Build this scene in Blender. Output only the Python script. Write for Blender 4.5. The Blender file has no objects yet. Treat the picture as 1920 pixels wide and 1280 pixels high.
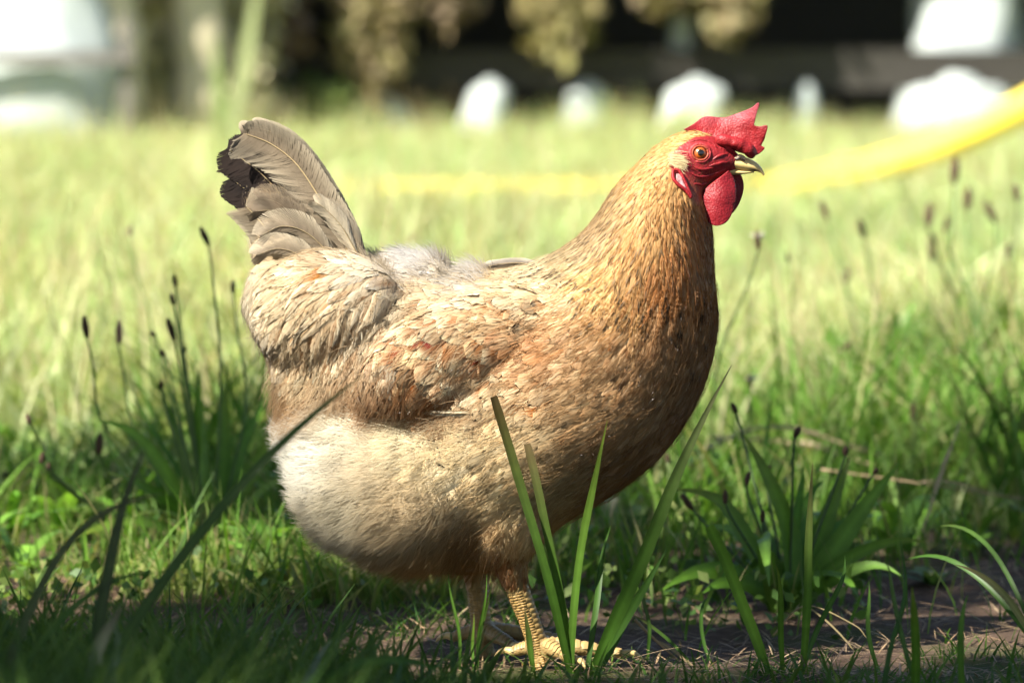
import bpy, bmesh, math, random
import numpy as np
from mathutils import Vector, Matrix, noise
from mathutils.bvhtree import BVHTree

random.seed(7)
rng = np.random.default_rng(7)
scene = bpy.context.scene
COL = scene.collection

# ------------------------------------------------------------------ camera
F = 8610.0                       # focal length in photo pixels (100 mm on a 22.3 mm sensor)
CAM = Vector((0.0, -3.444, 0.5))
PITCH = math.atan(655 / F)
cam_data = bpy.data.cameras.new('camera')
cam = bpy.data.objects.new('camera', cam_data)
COL.objects.link(cam)
cam.location = CAM
cam.rotation_euler = (math.radians(90) - PITCH, 0, 0)
cam_data.sensor_fit = 'HORIZONTAL'
cam_data.sensor_width = 22.3
cam_data.lens = 100
cam_data.clip_start = 0.05
cam_data.clip_end = 2000
cam_data.dof.use_dof = True
cam_data.dof.focus_distance = 3.385
cam_data.dof.aperture_fstop = 4.2
cam_data.dof.aperture_blades = 7
scene.camera = cam

# ------------------------------------------------------------------ light
SUN = Vector((-0.54, -0.47, 0.70)).normalized()      # towards the sun
elev = math.asin(SUN.z)
world = bpy.data.worlds.new('World')
scene.world = world
world.use_nodes = True
wn = world.node_tree
bg = wn.nodes['Background']
sky = wn.nodes.new('ShaderNodeTexSky')
sky.sky_type = 'NISHITA'
sky.sun_disc = False
sky.sun_elevation = elev
sky.sun_rotation = math.atan2(SUN.x, SUN.y)
wn.links.new(sky.outputs['Color'], bg.inputs['Color'])
bg.inputs['Strength'].default_value = 0.06
sd = bpy.data.lights.new('sun', 'SUN')
sd.energy = 5.0
sd.angle = math.radians(0.53)
sd.color = (1.0, 0.94, 0.83)
so = bpy.data.objects.new('sun', sd)
COL.objects.link(so)
so.rotation_euler = (-SUN).to_track_quat('-Z', 'Y').to_euler()

vs = scene.view_settings
vs.view_transform = 'Standard'
vs.look = 'None'
vs.gamma = 1
vs.exposure = 1.85
vs.use_curve_mapping = False
scene.render.engine = 'CYCLES'
scene.cycles.use_denoising = True
scene.cycles.max_bounces = 4
scene.cycles.diffuse_bounces = 2
scene.cycles.use_adaptive_sampling = True
scene.cycles.adaptive_threshold = 0.03
scene.cycles.glossy_bounces = 2
scene.cycles.transmission_bounces = 4
scene.cycles.transparent_max_bounces = 8
scene.cycles.sample_clamp_indirect = 6

# ------------------------------------------------------------------ helpers
_cp, _sp = math.cos(PITCH), math.sin(PITCH)
def ray(px, py):
    r, u = (px - 960) / F, (640 - py) / F
    return Vector((r, u * _sp + _cp, u * _cp - _sp))
def U(px, py, Y=0.0):            # photo point at depth Y -> place in the world
    d = ray(px, py)
    return CAM + d * ((Y - CAM.y) / d.y)
def G(px, py, z=0.0):            # photo point on the ground
    d = ray(px, py)
    return CAM + d * ((z - CAM.z) / d.z)
def proj(p):
    v = p - CAM
    f = v.y * _cp - v.z * _sp
    u = v.y * _sp + v.z * _cp
    return 960 + F * v.x / f, 640 - F * u / f
PX = 1 / 2500.0
def lin(c):
    return tuple(((x / 255) / 12.92 if x / 255 <= 0.04045 else ((x / 255 + 0.055) / 1.055) ** 2.4) for x in c)
def smooth01(t):
    t = np.clip(t, 0, 1)
    return t * t * (3 - 2 * t)
_vn = rng.random((256, 256))
def vnoise(x, y, s=1.0):
    x = np.asarray(x) * s + 1000.3; y = np.asarray(y) * s + 1000.7
    xi = np.floor(x).astype(int); yi = np.floor(y).astype(int)
    fx = x - xi; fy = y - yi
    fx = fx * fx * (3 - 2 * fx); fy = fy * fy * (3 - 2 * fy)
    a = _vn[xi % 256, yi % 256]; b = _vn[(xi + 1) % 256, yi % 256]
    c = _vn[xi % 256, (yi + 1) % 256]; d = _vn[(xi + 1) % 256, (yi + 1) % 256]
    return (a * (1 - fx) + b * fx) * (1 - fy) + (c * (1 - fx) + d * fx) * fy

def mesh_np(name, verts, quads, cols=None, fuv=None, smooth=True, normals=None):
    me = bpy.data.meshes.new(name)
    verts = np.asarray(verts, dtype=np.float32).reshape(-1, 3)
    quads = np.asarray(quads, dtype=np.int32)
    k = quads.shape[1]
    me.vertices.add(len(verts)); me.vertices.foreach_set('co', verts.ravel())
    me.loops.add(quads.size); me.loops.foreach_set('vertex_index', quads.ravel())
    me.polygons.add(len(quads))
    me.polygons.foreach_set('loop_start', np.arange(0, quads.size, k, dtype=np.int32))
    me.polygons.foreach_set('use_smooth', np.full(len(quads), smooth, dtype=bool))
    me.update(calc_edges=True)
    if cols is not None:
        a = me.attributes.new('Col', 'FLOAT_COLOR', 'POINT')
        c = np.ones((len(verts), 4), dtype=np.float32); c[:, :3] = np.asarray(cols).reshape(-1, 3)
        a.data.foreach_set('color', c.ravel())
    if fuv is not None:
        a = me.attributes.new('fuv', 'FLOAT_VECTOR', 'POINT')
        a.data.foreach_set('vector', np.asarray(fuv, dtype=np.float32).ravel())
    if normals is not None:
        me.normals_split_custom_set_from_vertices(np.asarray(normals, dtype=np.float32).reshape(-1, 3))
    return me
def link(name, data, mat=None, parent=None):
    o = bpy.data.objects.new(name, data)
    COL.objects.link(o)
    if mat is not None and data is not None:
        data.materials.append(mat)
    if parent is not None:
        o.parent = parent
        o.matrix_parent_inverse = Matrix.Translation(parent.location).inverted() if parent.parent is None else Matrix()
    return o
def tag(o, label=None, cat=None, group=None, kind=None):
    if label: o['label'] = label
    if cat: o['category'] = cat
    if group: o['group'] = group
    if kind: o['kind'] = kind
    return o
def empty(name, loc, label, cat, group=None):
    o = bpy.data.objects.new(name, None); COL.objects.link(o)
    o.location = loc; o.empty_display_size = 0.05
    return tag(o, label, cat, group)
def part(name, data, mat, parent, origin_root=None):
    """a child whose mesh is written in world coordinates"""
    o = bpy.data.objects.new(name, data); COL.objects.link(o)
    if mat is not None: data.materials.append(mat)
    o.parent = parent
    root = parent
    while root.parent is not None: root = root.parent
    if parent.parent is None:
        o.matrix_parent_inverse = Matrix.Translation(-Vector(root.location))
    return o

# ------------------------------------------------------------------ materials
def new_mat(name):
    m = bpy.data.materials.new(name); m.use_nodes = True
    nt = m.node_tree; nt.nodes.clear()
    out = nt.nodes.new('ShaderNodeOutputMaterial')
    return m, nt, out
def N(nt, typ, **kw):
    n = nt.nodes.new(typ)
    for k, v in kw.items(): setattr(n, k, v)
    return n
def math_node(nt, op, a, b=None, clamp=False):
    n = nt.nodes.new('ShaderNodeMath'); n.operation = op; n.use_clamp = clamp
    for i, v in enumerate((a, b)):
        if v is None: continue
        if hasattr(v, 'is_output') or isinstance(v, bpy.types.NodeSocket): nt.links.new(v, n.inputs[i])
        else: n.inputs[i].default_value = v
    return n.outputs[0]
def mixcol(nt, fac, a, b, blend='MIX'):
    n = nt.nodes.new('ShaderNodeMix'); n.data_type = 'RGBA'; n.blend_type = blend
    for i, v in ((0, fac), (6, a), (7, b)):
        if isinstance(v, bpy.types.NodeSocket): nt.links.new(v, n.inputs[i])
        elif i == 0: n.inputs[0].default_value = v
        else: n.inputs[i].default_value = (*v, 1)
    return n.outputs[2]

def foliage_mat(name, transl=0.4, rough=0.5, spec=0.3, noise_scale=60, noise_amt=0.35):
    m, nt, out = new_mat(name)
    at = N(nt, 'ShaderNodeAttribute', attribute_name='Col')
    tc = N(nt, 'ShaderNodeTexCoord')
    no = N(nt, 'ShaderNodeTexNoise'); no.inputs['Scale'].default_value = noise_scale; no.inputs['Detail'].default_value = 3
    nt.links.new(tc.outputs['Object'], no.inputs['Vector'])
    f = math_node(nt, 'MULTIPLY_ADD', no.outputs['Fac'], noise_amt * 2)
    nt.nodes[-1].inputs[2].default_value = 1 - noise_amt
    cc = N(nt, 'ShaderNodeVectorMath', operation='SCALE')
    nt.links.new(at.outputs['Color'], cc.inputs[0]); nt.links.new(f, cc.inputs['Scale'])
    p = N(nt, 'ShaderNodeBsdfPrincipled')
    nt.links.new(cc.outputs[0], p.inputs['Base Color'])
    p.inputs['Roughness'].default_value = rough
    p.inputs['Specular IOR Level'].default_value = spec
    if transl > 0:
        t = N(nt, 'ShaderNodeBsdfTranslucent')
        tcol = mixcol(nt, 1.0, cc.outputs[0], (1.15, 1.1, 0.6), 'MULTIPLY')
        nt.links.new(tcol, t.inputs['Color'])
        mx = N(nt, 'ShaderNodeMixShader'); mx.inputs[0].default_value = transl
        nt.links.new(p.outputs[0], mx.inputs[1]); nt.links.new(t.outputs[0], mx.inputs[2])
        nt.links.new(mx.outputs[0], out.inputs[0])
    else:
        nt.links.new(p.outputs[0], out.inputs[0])
    return m
M_GRASS = foliage_mat('grass_blades', 0.45, 0.55, 0.15)
M_LEAF = foliage_mat('plantain_leaf', 0.42, 0.45, 0.28, 90, 0.3)
M_STEM = foliage_mat('plant_stem', 0.1, 0.6, 0.2, 120, 0.25)
M_HEAD = foliage_mat('seed_head', 0.0, 0.9, 0.1, 700, 0.6)
M_STRAW = foliage_mat('dry_straw', 0.25, 0.6, 0.3, 80, 0.35)
M_TREELEAF = foliage_mat('tree_leaf', 0.25, 0.45, 0.3, 20, 0.3)

def feather_mat(name, stripe=0.28, bump=0.25, transl=0.18, freq=95.0):
    m, nt, out = new_mat(name)
    at = N(nt, 'ShaderNodeAttribute', attribute_name='Col')
    fu = N(nt, 'ShaderNodeAttribute', attribute_name='fuv')
    sx = N(nt, 'ShaderNodeSeparateXYZ'); nt.links.new(fu.outputs['Vector'], sx.inputs[0])
    au = math_node(nt, 'ABSOLUTE', sx.outputs[0])
    k = math_node(nt, 'MULTIPLY', au, 0.34)
    t = math_node(nt, 'SUBTRACT', sx.outputs[1], k)
    cv = N(nt, 'ShaderNodeCombineXYZ')
    t1 = math_node(nt, 'MULTIPLY', t, freq)
    t2 = math_node(nt, 'MULTIPLY', sx.outputs[2], 37.0)
    t3 = math_node(nt, 'MULTIPLY', sx.outputs[0], 2.2)
    nt.links.new(t1, cv.inputs[0]); nt.links.new(t2, cv.inputs[1]); nt.links.new(t3, cv.inputs[2])
    no = N(nt, 'ShaderNodeTexNoise'); no.inputs['Scale'].default_value = 0.55; no.inputs['Detail'].default_value = 2.5
    nt.links.new(cv.outputs[0], no.inputs['Vector'])
    f = math_node(nt, 'MULTIPLY_ADD', no.outputs['Fac'], stripe * 2)
    nt.nodes[-1].inputs[2].default_value = 1 - stripe
    # pale shaft along the middle
    sh = math_node(nt, 'SUBTRACT', 1.0, math_node(nt, 'MULTIPLY', au, 16.0), clamp=True)
    sh = math_node(nt, 'MULTIPLY', sh, 0.4)
    cc = N(nt, 'ShaderNodeVectorMath', operation='SCALE')
    nt.links.new(at.outputs['Color'], cc.inputs[0]); nt.links.new(f, cc.inputs['Scale'])
    c2 = mixcol(nt, sh, cc.outputs[0], (0.62, 0.52, 0.36))
    p = N(nt, 'ShaderNodeBsdfPrincipled')
    nt.links.new(c2, p.inputs['Base Color'])
    p.inputs['Roughness'].default_value = 0.62
    p.inputs['Specular IOR Level'].default_value = 0.22
    p.inputs['Sheen Weight'].default_value = 0.12
    b = N(nt, 'ShaderNodeBump'); b.inputs['Strength'].default_value = bump; b.inputs['Distance'].default_value = 0.0006
    nt.links.new(no.outputs['Fac'], b.inputs['Height']); nt.links.new(b.outputs[0], p.inputs['Normal'])
    tr = N(nt, 'ShaderNodeBsdfTranslucent'); nt.links.new(c2, tr.inputs['Color'])
    mx = N(nt, 'ShaderNodeMixShader'); mx.inputs[0].default_value = transl
    nt.links.new(p.outputs[0], mx.inputs[1]); nt.links.new(tr.outputs[0], mx.inputs[2])
    nt.links.new(mx.outputs[0], out.inputs[0])
    return m
M_FEATHER = feather_mat('plumage')
M_TAIL = feather_mat('tail_vane', 0.22, 0.3, 0.12, 200.0)

def hair_mat(name):
    m, nt, out = new_mat(name)
    at = N(nt, 'ShaderNodeAttribute', attribute_name='Col')
    d = N(nt, 'ShaderNodeBsdfDiffuse'); nt.links.new(at.outputs['Color'], d.inputs['Color'])
    tr = N(nt, 'ShaderNodeBsdfTranslucent'); nt.links.new(at.outputs['Color'], tr.inputs['Color'])
    mx = N(nt, 'ShaderNodeMixShader'); mx.inputs[0].default_value = 0.5
    nt.links.new(d.outputs[0], mx.inputs[1]); nt.links.new(tr.outputs[0], mx.inputs[2])
    nt.links.new(mx.outputs[0], out.inputs[0])
    return m
M_DOWN = hair_mat('down')

def skin_mat(name, scale=520, bump=0.5, rough=0.48, sss=0.12, mott=0.25):
    m, nt, out = new_mat(name)
    at = N(nt, 'ShaderNodeAttribute', attribute_name='Col')
    tc = N(nt, 'ShaderNodeTexCoord')
    vo = N(nt, 'ShaderNodeTexVoronoi'); vo.inputs['Scale'].default_value = scale
    no = N(nt, 'ShaderNodeTexNoise'); no.inputs['Scale'].default_value = scale * 0.5; no.inputs['Detail'].default_value = 4
    nt.links.new(tc.outputs['Object'], vo.inputs['Vector']); nt.links.new(tc.outputs['Object'], no.inputs['Vector'])
    h = math_node(nt, 'ADD', math_node(nt, 'MULTIPLY', vo.outputs['Distance'], -0.7), no.outputs['Fac'])
    f = math_node(nt, 'MULTIPLY_ADD', no.outputs['Fac'], mott * 2)
    nt.nodes[-1].inputs[2].default_value = 1 - mott
    cc = N(nt, 'ShaderNodeVectorMath', operation='SCALE')
    nt.links.new(at.outputs['Color'], cc.inputs[0]); nt.links.new(f, cc.inputs['Scale'])
    p = N(nt, 'ShaderNodeBsdfPrincipled')
    nt.links.new(cc.outputs[0], p.inputs['Base Color'])
    p.inputs['Roughness'].default_value = rough
    p.inputs['Specular IOR Level'].default_value = 0.35
    p.inputs['Subsurface Weight'].default_value = sss
    p.inputs['Subsurface Radius'].default_value = (0.004, 0.001, 0.0006)
    p.inputs['Subsurface Scale'].default_value = 1.0
    b = N(nt, 'ShaderNodeBump'); b.inputs['Strength'].default_value = bump; b.inputs['Distance'].default_value = 0.0009
    nt.links.new(h, b.inputs['Height']); nt.links.new(b.outputs[0], p.inputs['Normal'])
    nt.links.new(p.outputs[0], out.inputs[0])
    return m
M_SKIN = skin_mat('hen_skin')
M_COMB = skin_mat('comb_skin', 650, 0.5, 0.55, 0.15, 0.4)
M_HORN = skin_mat('horn', 250, 0.12, 0.35, 0.05, 0.15)
M_SCALE = skin_mat('leg_scale', 300, 0.2, 0.45, 0.05, 0.25)
def gloss_mat(name):
    m, nt, out = new_mat(name)
    at = N(nt, 'ShaderNodeAttribute', attribute_name='Col')
    p = N(nt, 'ShaderNodeBsdfPrincipled'); nt.links.new(at.outputs['Color'], p.inputs['Base Color'])
    p.inputs['Roughness'].default_value = 0.3; p.inputs['Coat Weight'].default_value = 1.0; p.inputs['Coat Roughness'].default_value = 0.03
    nt.links.new(p.outputs[0], out.inputs[0]); return m
M_EYE = gloss_mat('eye_gloss')

def plain_mat(name, col, rough=0.7, nscale=8, amt=0.3, bump=0.2, stretch=(1, 1, 1), spec=0.3):
    m, nt, out = new_mat(name)
    tc = N(nt, 'ShaderNodeTexCoord'); mp = N(nt, 'ShaderNodeMapping'); mp.inputs['Scale'].default_value = stretch
    nt.links.new(tc.outputs['Object'], mp.inputs['Vector'])
    no = N(nt, 'ShaderNodeTexNoise'); no.inputs['Scale'].default_value = nscale; no.inputs['Detail'].default_value = 6
    nt.links.new(mp.outputs[0], no.inputs['Vector'])
    a = tuple(c * (1 - amt) for c in col); b_ = tuple(min(1, c * (1 + amt)) for c in col)
    c = mixcol(nt, no.outputs['Fac'], a, b_)
    p = N(nt, 'ShaderNodeBsdfPrincipled'); nt.links.new(c, p.inputs['Base Color'])
    p.inputs['Roughness'].default_value = rough; p.inputs['Specular IOR Level'].default_value = spec
    bu = N(nt, 'ShaderNodeBump'); bu.inputs['Strength'].default_value = bump; bu.inputs['Distance'].default_value = 0.01
    nt.links.new(no.outputs['Fac'], bu.inputs['Height']); nt.links.new(bu.outputs[0], p.inputs['Normal'])
    nt.links.new(p.outputs[0], out.inputs[0]); return m
M_DARKWOOD = plain_mat('dark_stained_wood', (0.032, 0.029, 0.024), 0.75, 5, 0.4, 0.4, (1, 8, 30))
M_BARK = plain_mat('bark', (0.16, 0.12, 0.085), 0.9, 14, 0.5, 0.8, (1, 1, 0.25))
M_PALEBARK = plain_mat('pale_bark', (0.46, 0.41, 0.28), 0.9, 14, 0.4, 0.8, (1, 1, 0.25))
M_SACK = plain_mat('white_sack_plastic', (0.36, 0.40, 0.39), 0.5, 9, 0.2, 0.25)
M_YELLOW = plain_mat('yellow_pipe_plastic', (0.80, 0.62, 0.08), 0.5, 12, 0.1, 0.1)
M_ROOF = plain_mat('roof_sheet', (0.12, 0.11, 0.1), 0.7, 4, 0.3, 0.2)

def ground_mat():
    m, nt, out = new_mat('soil')
    tc = N(nt, 'ShaderNodeTexCoord')
    n1 = N(nt, 'ShaderNodeTexNoise'); n1.inputs['Scale'].default_value = 4; n1.inputs['Detail'].default_value = 8
    n2 = N(nt, 'ShaderNodeTexNoise'); n2.inputs['Scale'].default_value = 70; n2.inputs['Detail'].default_value = 8; n2.inputs['Roughness'].default_value = 0.7
    for n in (n1, n2): nt.links.new(tc.outputs['Object'], n.inputs['Vector'])
    soil = mixcol(nt, n2.outputs['Fac'], (0.03, 0.02, 0.014), (0.17, 0.115, 0.08))
    moss = mixcol(nt, n2.outputs['Fac'], (0.02, 0.035, 0.01), (0.10, 0.12, 0.035))
    r = N(nt, 'ShaderNodeMapRange'); r.inputs['From Min'].default_value = 0.5; r.inputs['From Max'].default_value = 0.66
    nt.links.new(n1.outputs['Fac'], r.inputs['Value'])
    near = mixcol(nt, r.outputs[0], soil, moss)
    # far away the pasture takes over
    sx = N(nt, 'ShaderNodeSeparateXYZ'); nt.links.new(tc.outputs['Object'], sx.inputs[0])
    r2 = N(nt, 'ShaderNodeMapRange'); r2.inputs['From Min'].default_value = 1.0; r2.inputs['From Max'].default_value = 3.2
    nt.links.new(sx.outputs[1], r2.inputs['Value'])
    past = mixcol(nt, n2.outputs['Fac'], (0.20, 0.25, 0.08), (0.40, 0.43, 0.18))  # pasture colours lifted towards their look in full sun
    c = mixcol(nt, r2.outputs[0], near, past)
    p = N(nt, 'ShaderNodeBsdfPrincipled'); nt.links.new(c, p.inputs['Base Color'])
    p.inputs['Roughness'].default_value = 0.95; p.inputs['Specular IOR Level'].default_value = 0.1
    b = N(nt, 'ShaderNodeBump'); b.inputs['Strength'].default_value = 0.9; b.inputs['Distance'].default_value = 0.012
    nt.links.new(n2.outputs['Fac'], b.inputs['Height']); nt.links.new(b.outputs[0], p.inputs['Normal'])
    nt.links.new(p.outputs[0], out.inputs[0]); return m
M_GROUND = ground_mat()

# ------------------------------------------------------------------ ground
def gh(x, y):
    x = np.asarray(x, dtype=float); y = np.asarray(y, dtype=float)
    fade = np.clip(1 - (np.abs(x) + np.abs(y)) / 30, 0, 1)
    h = (vnoise(x, y, 2.3) - 0.5) * 0.022 + (vnoise(x, y, 9) - 0.5) * 0.012 + (vnoise(x, y, 31) - 0.5) * 0.006
    return h * fade - 0.004
xs = np.concatenate([[-900, -300, -100, -40, -20, -12, -8], np.arange(-6, -1, 0.12), np.arange(-1, 1, 0.014), np.arange(1, 6.01, 0.12), [8, 12, 20, 40, 100, 300, 900]])
ys = np.concatenate([[-900, -300, -100, -40, -20, -12, -8, -6], np.arange(-5, -1, 0.12), np.arange(-1, 2.0, 0.014), np.arange(2, 16, 0.12), [18, 24, 40, 100, 300, 900]])
gx, gy = np.meshgrid(xs, ys)
gz = gh(gx, gy)
nx, ny = len(xs), len(ys)
idx = np.arange(nx * ny).reshape(ny, nx)
q = np.stack([idx[:-1, :-1], idx[:-1, 1:], idx[1:, 1:], idx[1:, :-1]], -1).reshape(-1, 4)
ground = link('ground', mesh_np('ground', np.stack([gx, gy, gz], -1), q), M_GROUND)
tag(ground, 'bare brown soil with moss running into sunlit pasture', 'ground', kind='structure')

# ------------------------------------------------------------------ blades in bulk
def blades(name, base, h, w, az, lean, col_base, col_tip, segs=4, curl=1.6, facing=None):
    """grass blades: base (n,3), height, width, azimuth of lean, lean amount (m)"""
    n = len(base)
    t = np.linspace(0, 1, segs + 1)
    h = np.asarray(h)[:, None]; lean = np.asarray(lean)[:, None]
    off = lean * t ** curl
    zz = h * (t - 0.18 * np.minimum(lean / np.maximum(h, 1e-4), 2.0) * t ** 2.2)
    px = base[:, 0:1] + np.cos(az)[:, None] * off
    py = base[:, 1:2] + np.sin(az)[:, None] * off
    pz = base[:, 2:3] + zz
    fa = rng.uniform(0, math.pi, n) if facing is None else facing
    wprof = np.maximum(np.minimum(1, 0.55 + 2.2 * t) * (1 - t ** 2.4), 0.05)
    wx = np.cos(fa)[:, None] * (w[:, None] * wprof[None]) * 0.5
    wy = np.sin(fa)[:, None] * (w[:, None] * wprof[None]) * 0.5
    L = np.stack([px - wx, py - wy, pz], -1); R = np.stack([px + wx, py + wy, pz], -1)
    V = np.stack([L, R], 2)                                   # n, segs+1, 2, 3
    k = 2 * (segs + 1)
    b0 = (np.arange(n) * k)[:, None]
    s = np.arange(segs)[None] * 2
    Q = np.stack([b0 + s, b0 + s + 1, b0 + s + 3, b0 + s + 2], -1).reshape(-1, 4)
    C = col_base[:, None, :] * (1 - t[None, :, None]) + col_tip[:, None, :] * t[None, :, None]
    C = np.repeat(C[:, :, None, :], 2, 2)
    return mesh_np(name, V.reshape(-1, 3), Q, C.reshape(-1, 3))
def pick(cols, n, var=0.2):
    cols = np.array(cols); c = cols[rng.integers(0, len(cols), n)]
    return c * rng.uniform(1 - var, 1 + var, (n, 1))
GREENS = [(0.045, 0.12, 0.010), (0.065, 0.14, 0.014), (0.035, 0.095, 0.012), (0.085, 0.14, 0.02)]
LIT = [(0.40, 0.51, 0.20), (0.46, 0.55, 0.27), (0.34, 0.47, 0.17), (0.50, 0.55, 0.32), (0.55, 0.53, 0.33), (0.21, 0.33, 0.10)]  # paler than real grass: sunlit brightness is put into the blade colours
TAN = [(0.36, 0.28, 0.15), (0.42, 0.35, 0.2), (0.30, 0.2, 0.11)]

def frustum_points(n, y0, y1, pad=1.35, ybias=1.0):
    y = y0 + (y1 - y0) * rng.random(n) ** ybias
    half = (y - CAM.y) * 960 / F * pad + 0.1
    x = rng.uniform(-1, 1, n) * half
    return x, y
def stuff_blades(name, label, cat, x, y, hfun, wr, cols, tips, leanr=(0.2, 0.9), mat=M_GRASS, segs=4, var=0.25, patch=0.0):
    n = len(x)
    pt = (1 + patch * (vnoise(x + 7, y, 2.6) + 0.6 * vnoise(x, y + 5, 7) - 0.8) * 2)[:, None] * (1 + patch * (vnoise(x, y + 50, 1.3)[:, None] - 0.5) * np.array((0.9, 0.1, 0.6)))
    z = gh(x, y) - 0.003
    h = hfun(x, y) * rng.uniform(0.55, 1.15, n)
    w = rng.uniform(*wr, n)
    me = blades(name, np.stack([x, y, z], -1), h, w, rng.uniform(0, 2 * math.pi, n), h * rng.uniform(*leanr, n), np.clip(pick(cols, n, var) * pt, 0.02, 0.75), np.clip(pick(tips, n, var) * pt, 0.02, 0.75), segs)
    return tag(link(name, me, mat), label, cat, kind='stuff')

# sunlit meadow behind
x, y = frustum_points(75000, 0.9, 10.8, 1.4, 1.3)
keep = (vnoise(x, y, 1.1) + 0.35 * rng.random(len(x)) > 0.3) & (rng.random(len(x)) < 0.12 + 0.88 * smooth01((y - 1.1 - 1.2 * vnoise(x, y, 2.5)) / 1.0))
x, y = x[keep], y[keep]
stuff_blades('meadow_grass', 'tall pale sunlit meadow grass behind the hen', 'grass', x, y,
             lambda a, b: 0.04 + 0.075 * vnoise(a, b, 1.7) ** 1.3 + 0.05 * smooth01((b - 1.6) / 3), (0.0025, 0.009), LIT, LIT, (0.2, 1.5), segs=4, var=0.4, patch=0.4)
x, y = frustum_points(4000, 1.4, 10.5, 1.4, 1.2)
stuff_blades('meadow_seed_grass', 'thin tan flowering grass stalks standing in the meadow', 'grass', x, y,
             lambda a, b: 0.16 + 0.16 * vnoise(a, b, 0.7), (0.002, 0.0045), LIT, TAN, (0.1, 0.5), segs=5)
# tussocks of longer, bent blades give the meadow its clumps
x, y = frustum_points(5000, 9.0, 10.75, 1.25)
stuff_blades('shed_foot_grass', 'rank pale grass growing along the foot of the shed', 'grass', x, y,
             lambda a, b: 0.10 + 0.17 * vnoise(a, b, 2.2) ** 2, (0.003, 0.008), LIT, LIT + TAN, (0.1, 0.9), segs=4)
tx, ty = frustum_points(230, 1.6, 7.0, 1.35)
k = rng.integers(0, len(tx), 8500)
stuff_blades('meadow_tussocks', 'tussocks of long bent grass blades scattered through the meadow', 'grass', tx[k] + rng.normal(0, .05, len(k)), ty[k] + rng.normal(0, .05, len(k)),
             lambda a, b: 0.10 + 0.16 * vnoise(a, b, 1.9), (0.003, 0.009), LIT + [(0.14, 0.22, 0.05), (0.12, 0.2, 0.05)], LIT + TAN, (0.3, 1.3), segs=5, var=0.35, patch=0.35)
x, y = frustum_points(9000, 5.2, 10.7, 1.3)
stuff_blades('far_tall_grass', 'high blurred pale grass in front of the pipe and the shed', 'grass', x, y,
             lambda a, b: 0.12 + 0.13 * vnoise(a, b, 1.5) ** 1.5, (0.003, 0.008), LIT, LIT + TAN, (0.15, 0.9), segs=4)
# thinner, greener sward between the hen and the meadow
x, y = frustum_points(44000, 0.25, 2.4, 1.5)
dens = vnoise(x, y, 3.1) * 0.7 + vnoise(x, y, 8) * 0.3
bare = 1.3 * np.exp(-(((x - 0.24) / 0.22) ** 2 + ((y - 0.32) / 0.28) ** 2)) + 0.9 * np.exp(-(((x + 0.05) / 0.25) ** 2 + ((y - 0.25) / 0.2) ** 2)) + 1.8 * np.exp(-(((x + 0.42) / 0.22) ** 2 + ((y - 1.15) / 0.35) ** 2)) + 0.45 * np.exp(-(((x - 0.36) / 0.2) ** 2 + ((y - 1.0) / 0.4) ** 2))
keep = rng.random(len(x)) < smooth01((dens - 0.27 + 0.22 * smooth01((y - 0.7) / 0.9) - 0.30 * bare) / 0.25)
x, y = x[keep], y[keep]
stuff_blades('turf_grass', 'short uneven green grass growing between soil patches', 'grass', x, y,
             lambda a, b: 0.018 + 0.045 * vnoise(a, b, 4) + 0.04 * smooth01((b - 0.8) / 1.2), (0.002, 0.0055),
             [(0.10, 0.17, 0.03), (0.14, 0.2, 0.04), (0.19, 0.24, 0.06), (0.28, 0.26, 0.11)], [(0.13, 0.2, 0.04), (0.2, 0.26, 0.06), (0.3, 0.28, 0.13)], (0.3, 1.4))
# sparse short turf round the feet
x, y = frustum_points(9000, -0.35, 0.3, 1.5)
dens = vnoise(x, y, 6) * 0.6 + vnoise(x, y, 17) * 0.4
keep = rng.random(len(x)) < smooth01((dens - 0.45 + 0.3 * smooth01((-y - 0.05) / 0.2) * smooth01((0.2 - x) / 0.3)) / 0.25)
x, y = x[keep], y[keep]
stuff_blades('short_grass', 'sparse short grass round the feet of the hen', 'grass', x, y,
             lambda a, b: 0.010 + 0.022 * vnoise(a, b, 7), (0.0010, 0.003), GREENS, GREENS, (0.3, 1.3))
# blurred foreground grass
x, y = frustum_points(17000, -1.25, -0.22, 1.5)
hz = lambda a, b: 0.042 + 0.028 * vnoise(a, b, 5) + np.clip(-b - 0.25, 0, 1) * 0.075 + 0.045 * smooth01((-a + 0.02) / 0.2)
keep = rng.random(len(x)) < 0.22 + 0.78 * smooth01((-x + 0.10) / 0.3)
x, y = x[keep], y[keep]
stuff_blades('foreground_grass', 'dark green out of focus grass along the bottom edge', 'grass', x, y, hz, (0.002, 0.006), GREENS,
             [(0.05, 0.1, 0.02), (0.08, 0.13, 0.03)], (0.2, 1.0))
# litter: dry straw bits and clippings on the soil
n = 12000
x, y = frustum_points(n, -0.35, 2.0, 1.4, 1.6)
z = gh(x, y) + rng.uniform(0.001, 0.008, n)
ln = rng.uniform(0.01, 0.05, n) * np.where(rng.random(n) < 0.12, 2.2, 1)
az = rng.uniform(0, 2 * math.pi, n)
me = blades('straw_litter', np.stack([x, y, z], -1), rng.uniform(0.001, 0.012, n), rng.uniform(0.0007, 0.0022, n), az, ln,
            pick([(0.3, 0.2, 0.11), (0.2, 0.13, 0.07), (0.38, 0.29, 0.17), (0.09, 0.06, 0.04)], n), pick([(0.35, 0.25, 0.14), (0.2, 0.13, 0.08), (0.12, 0.08, 0.05)], n), 3, 1.0, az + math.pi / 2)
tag(link('straw_litter', me, M_STRAW), 'scattered dry straw and dead stalks lying on the soil', 'straw', kind='stuff')

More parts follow.
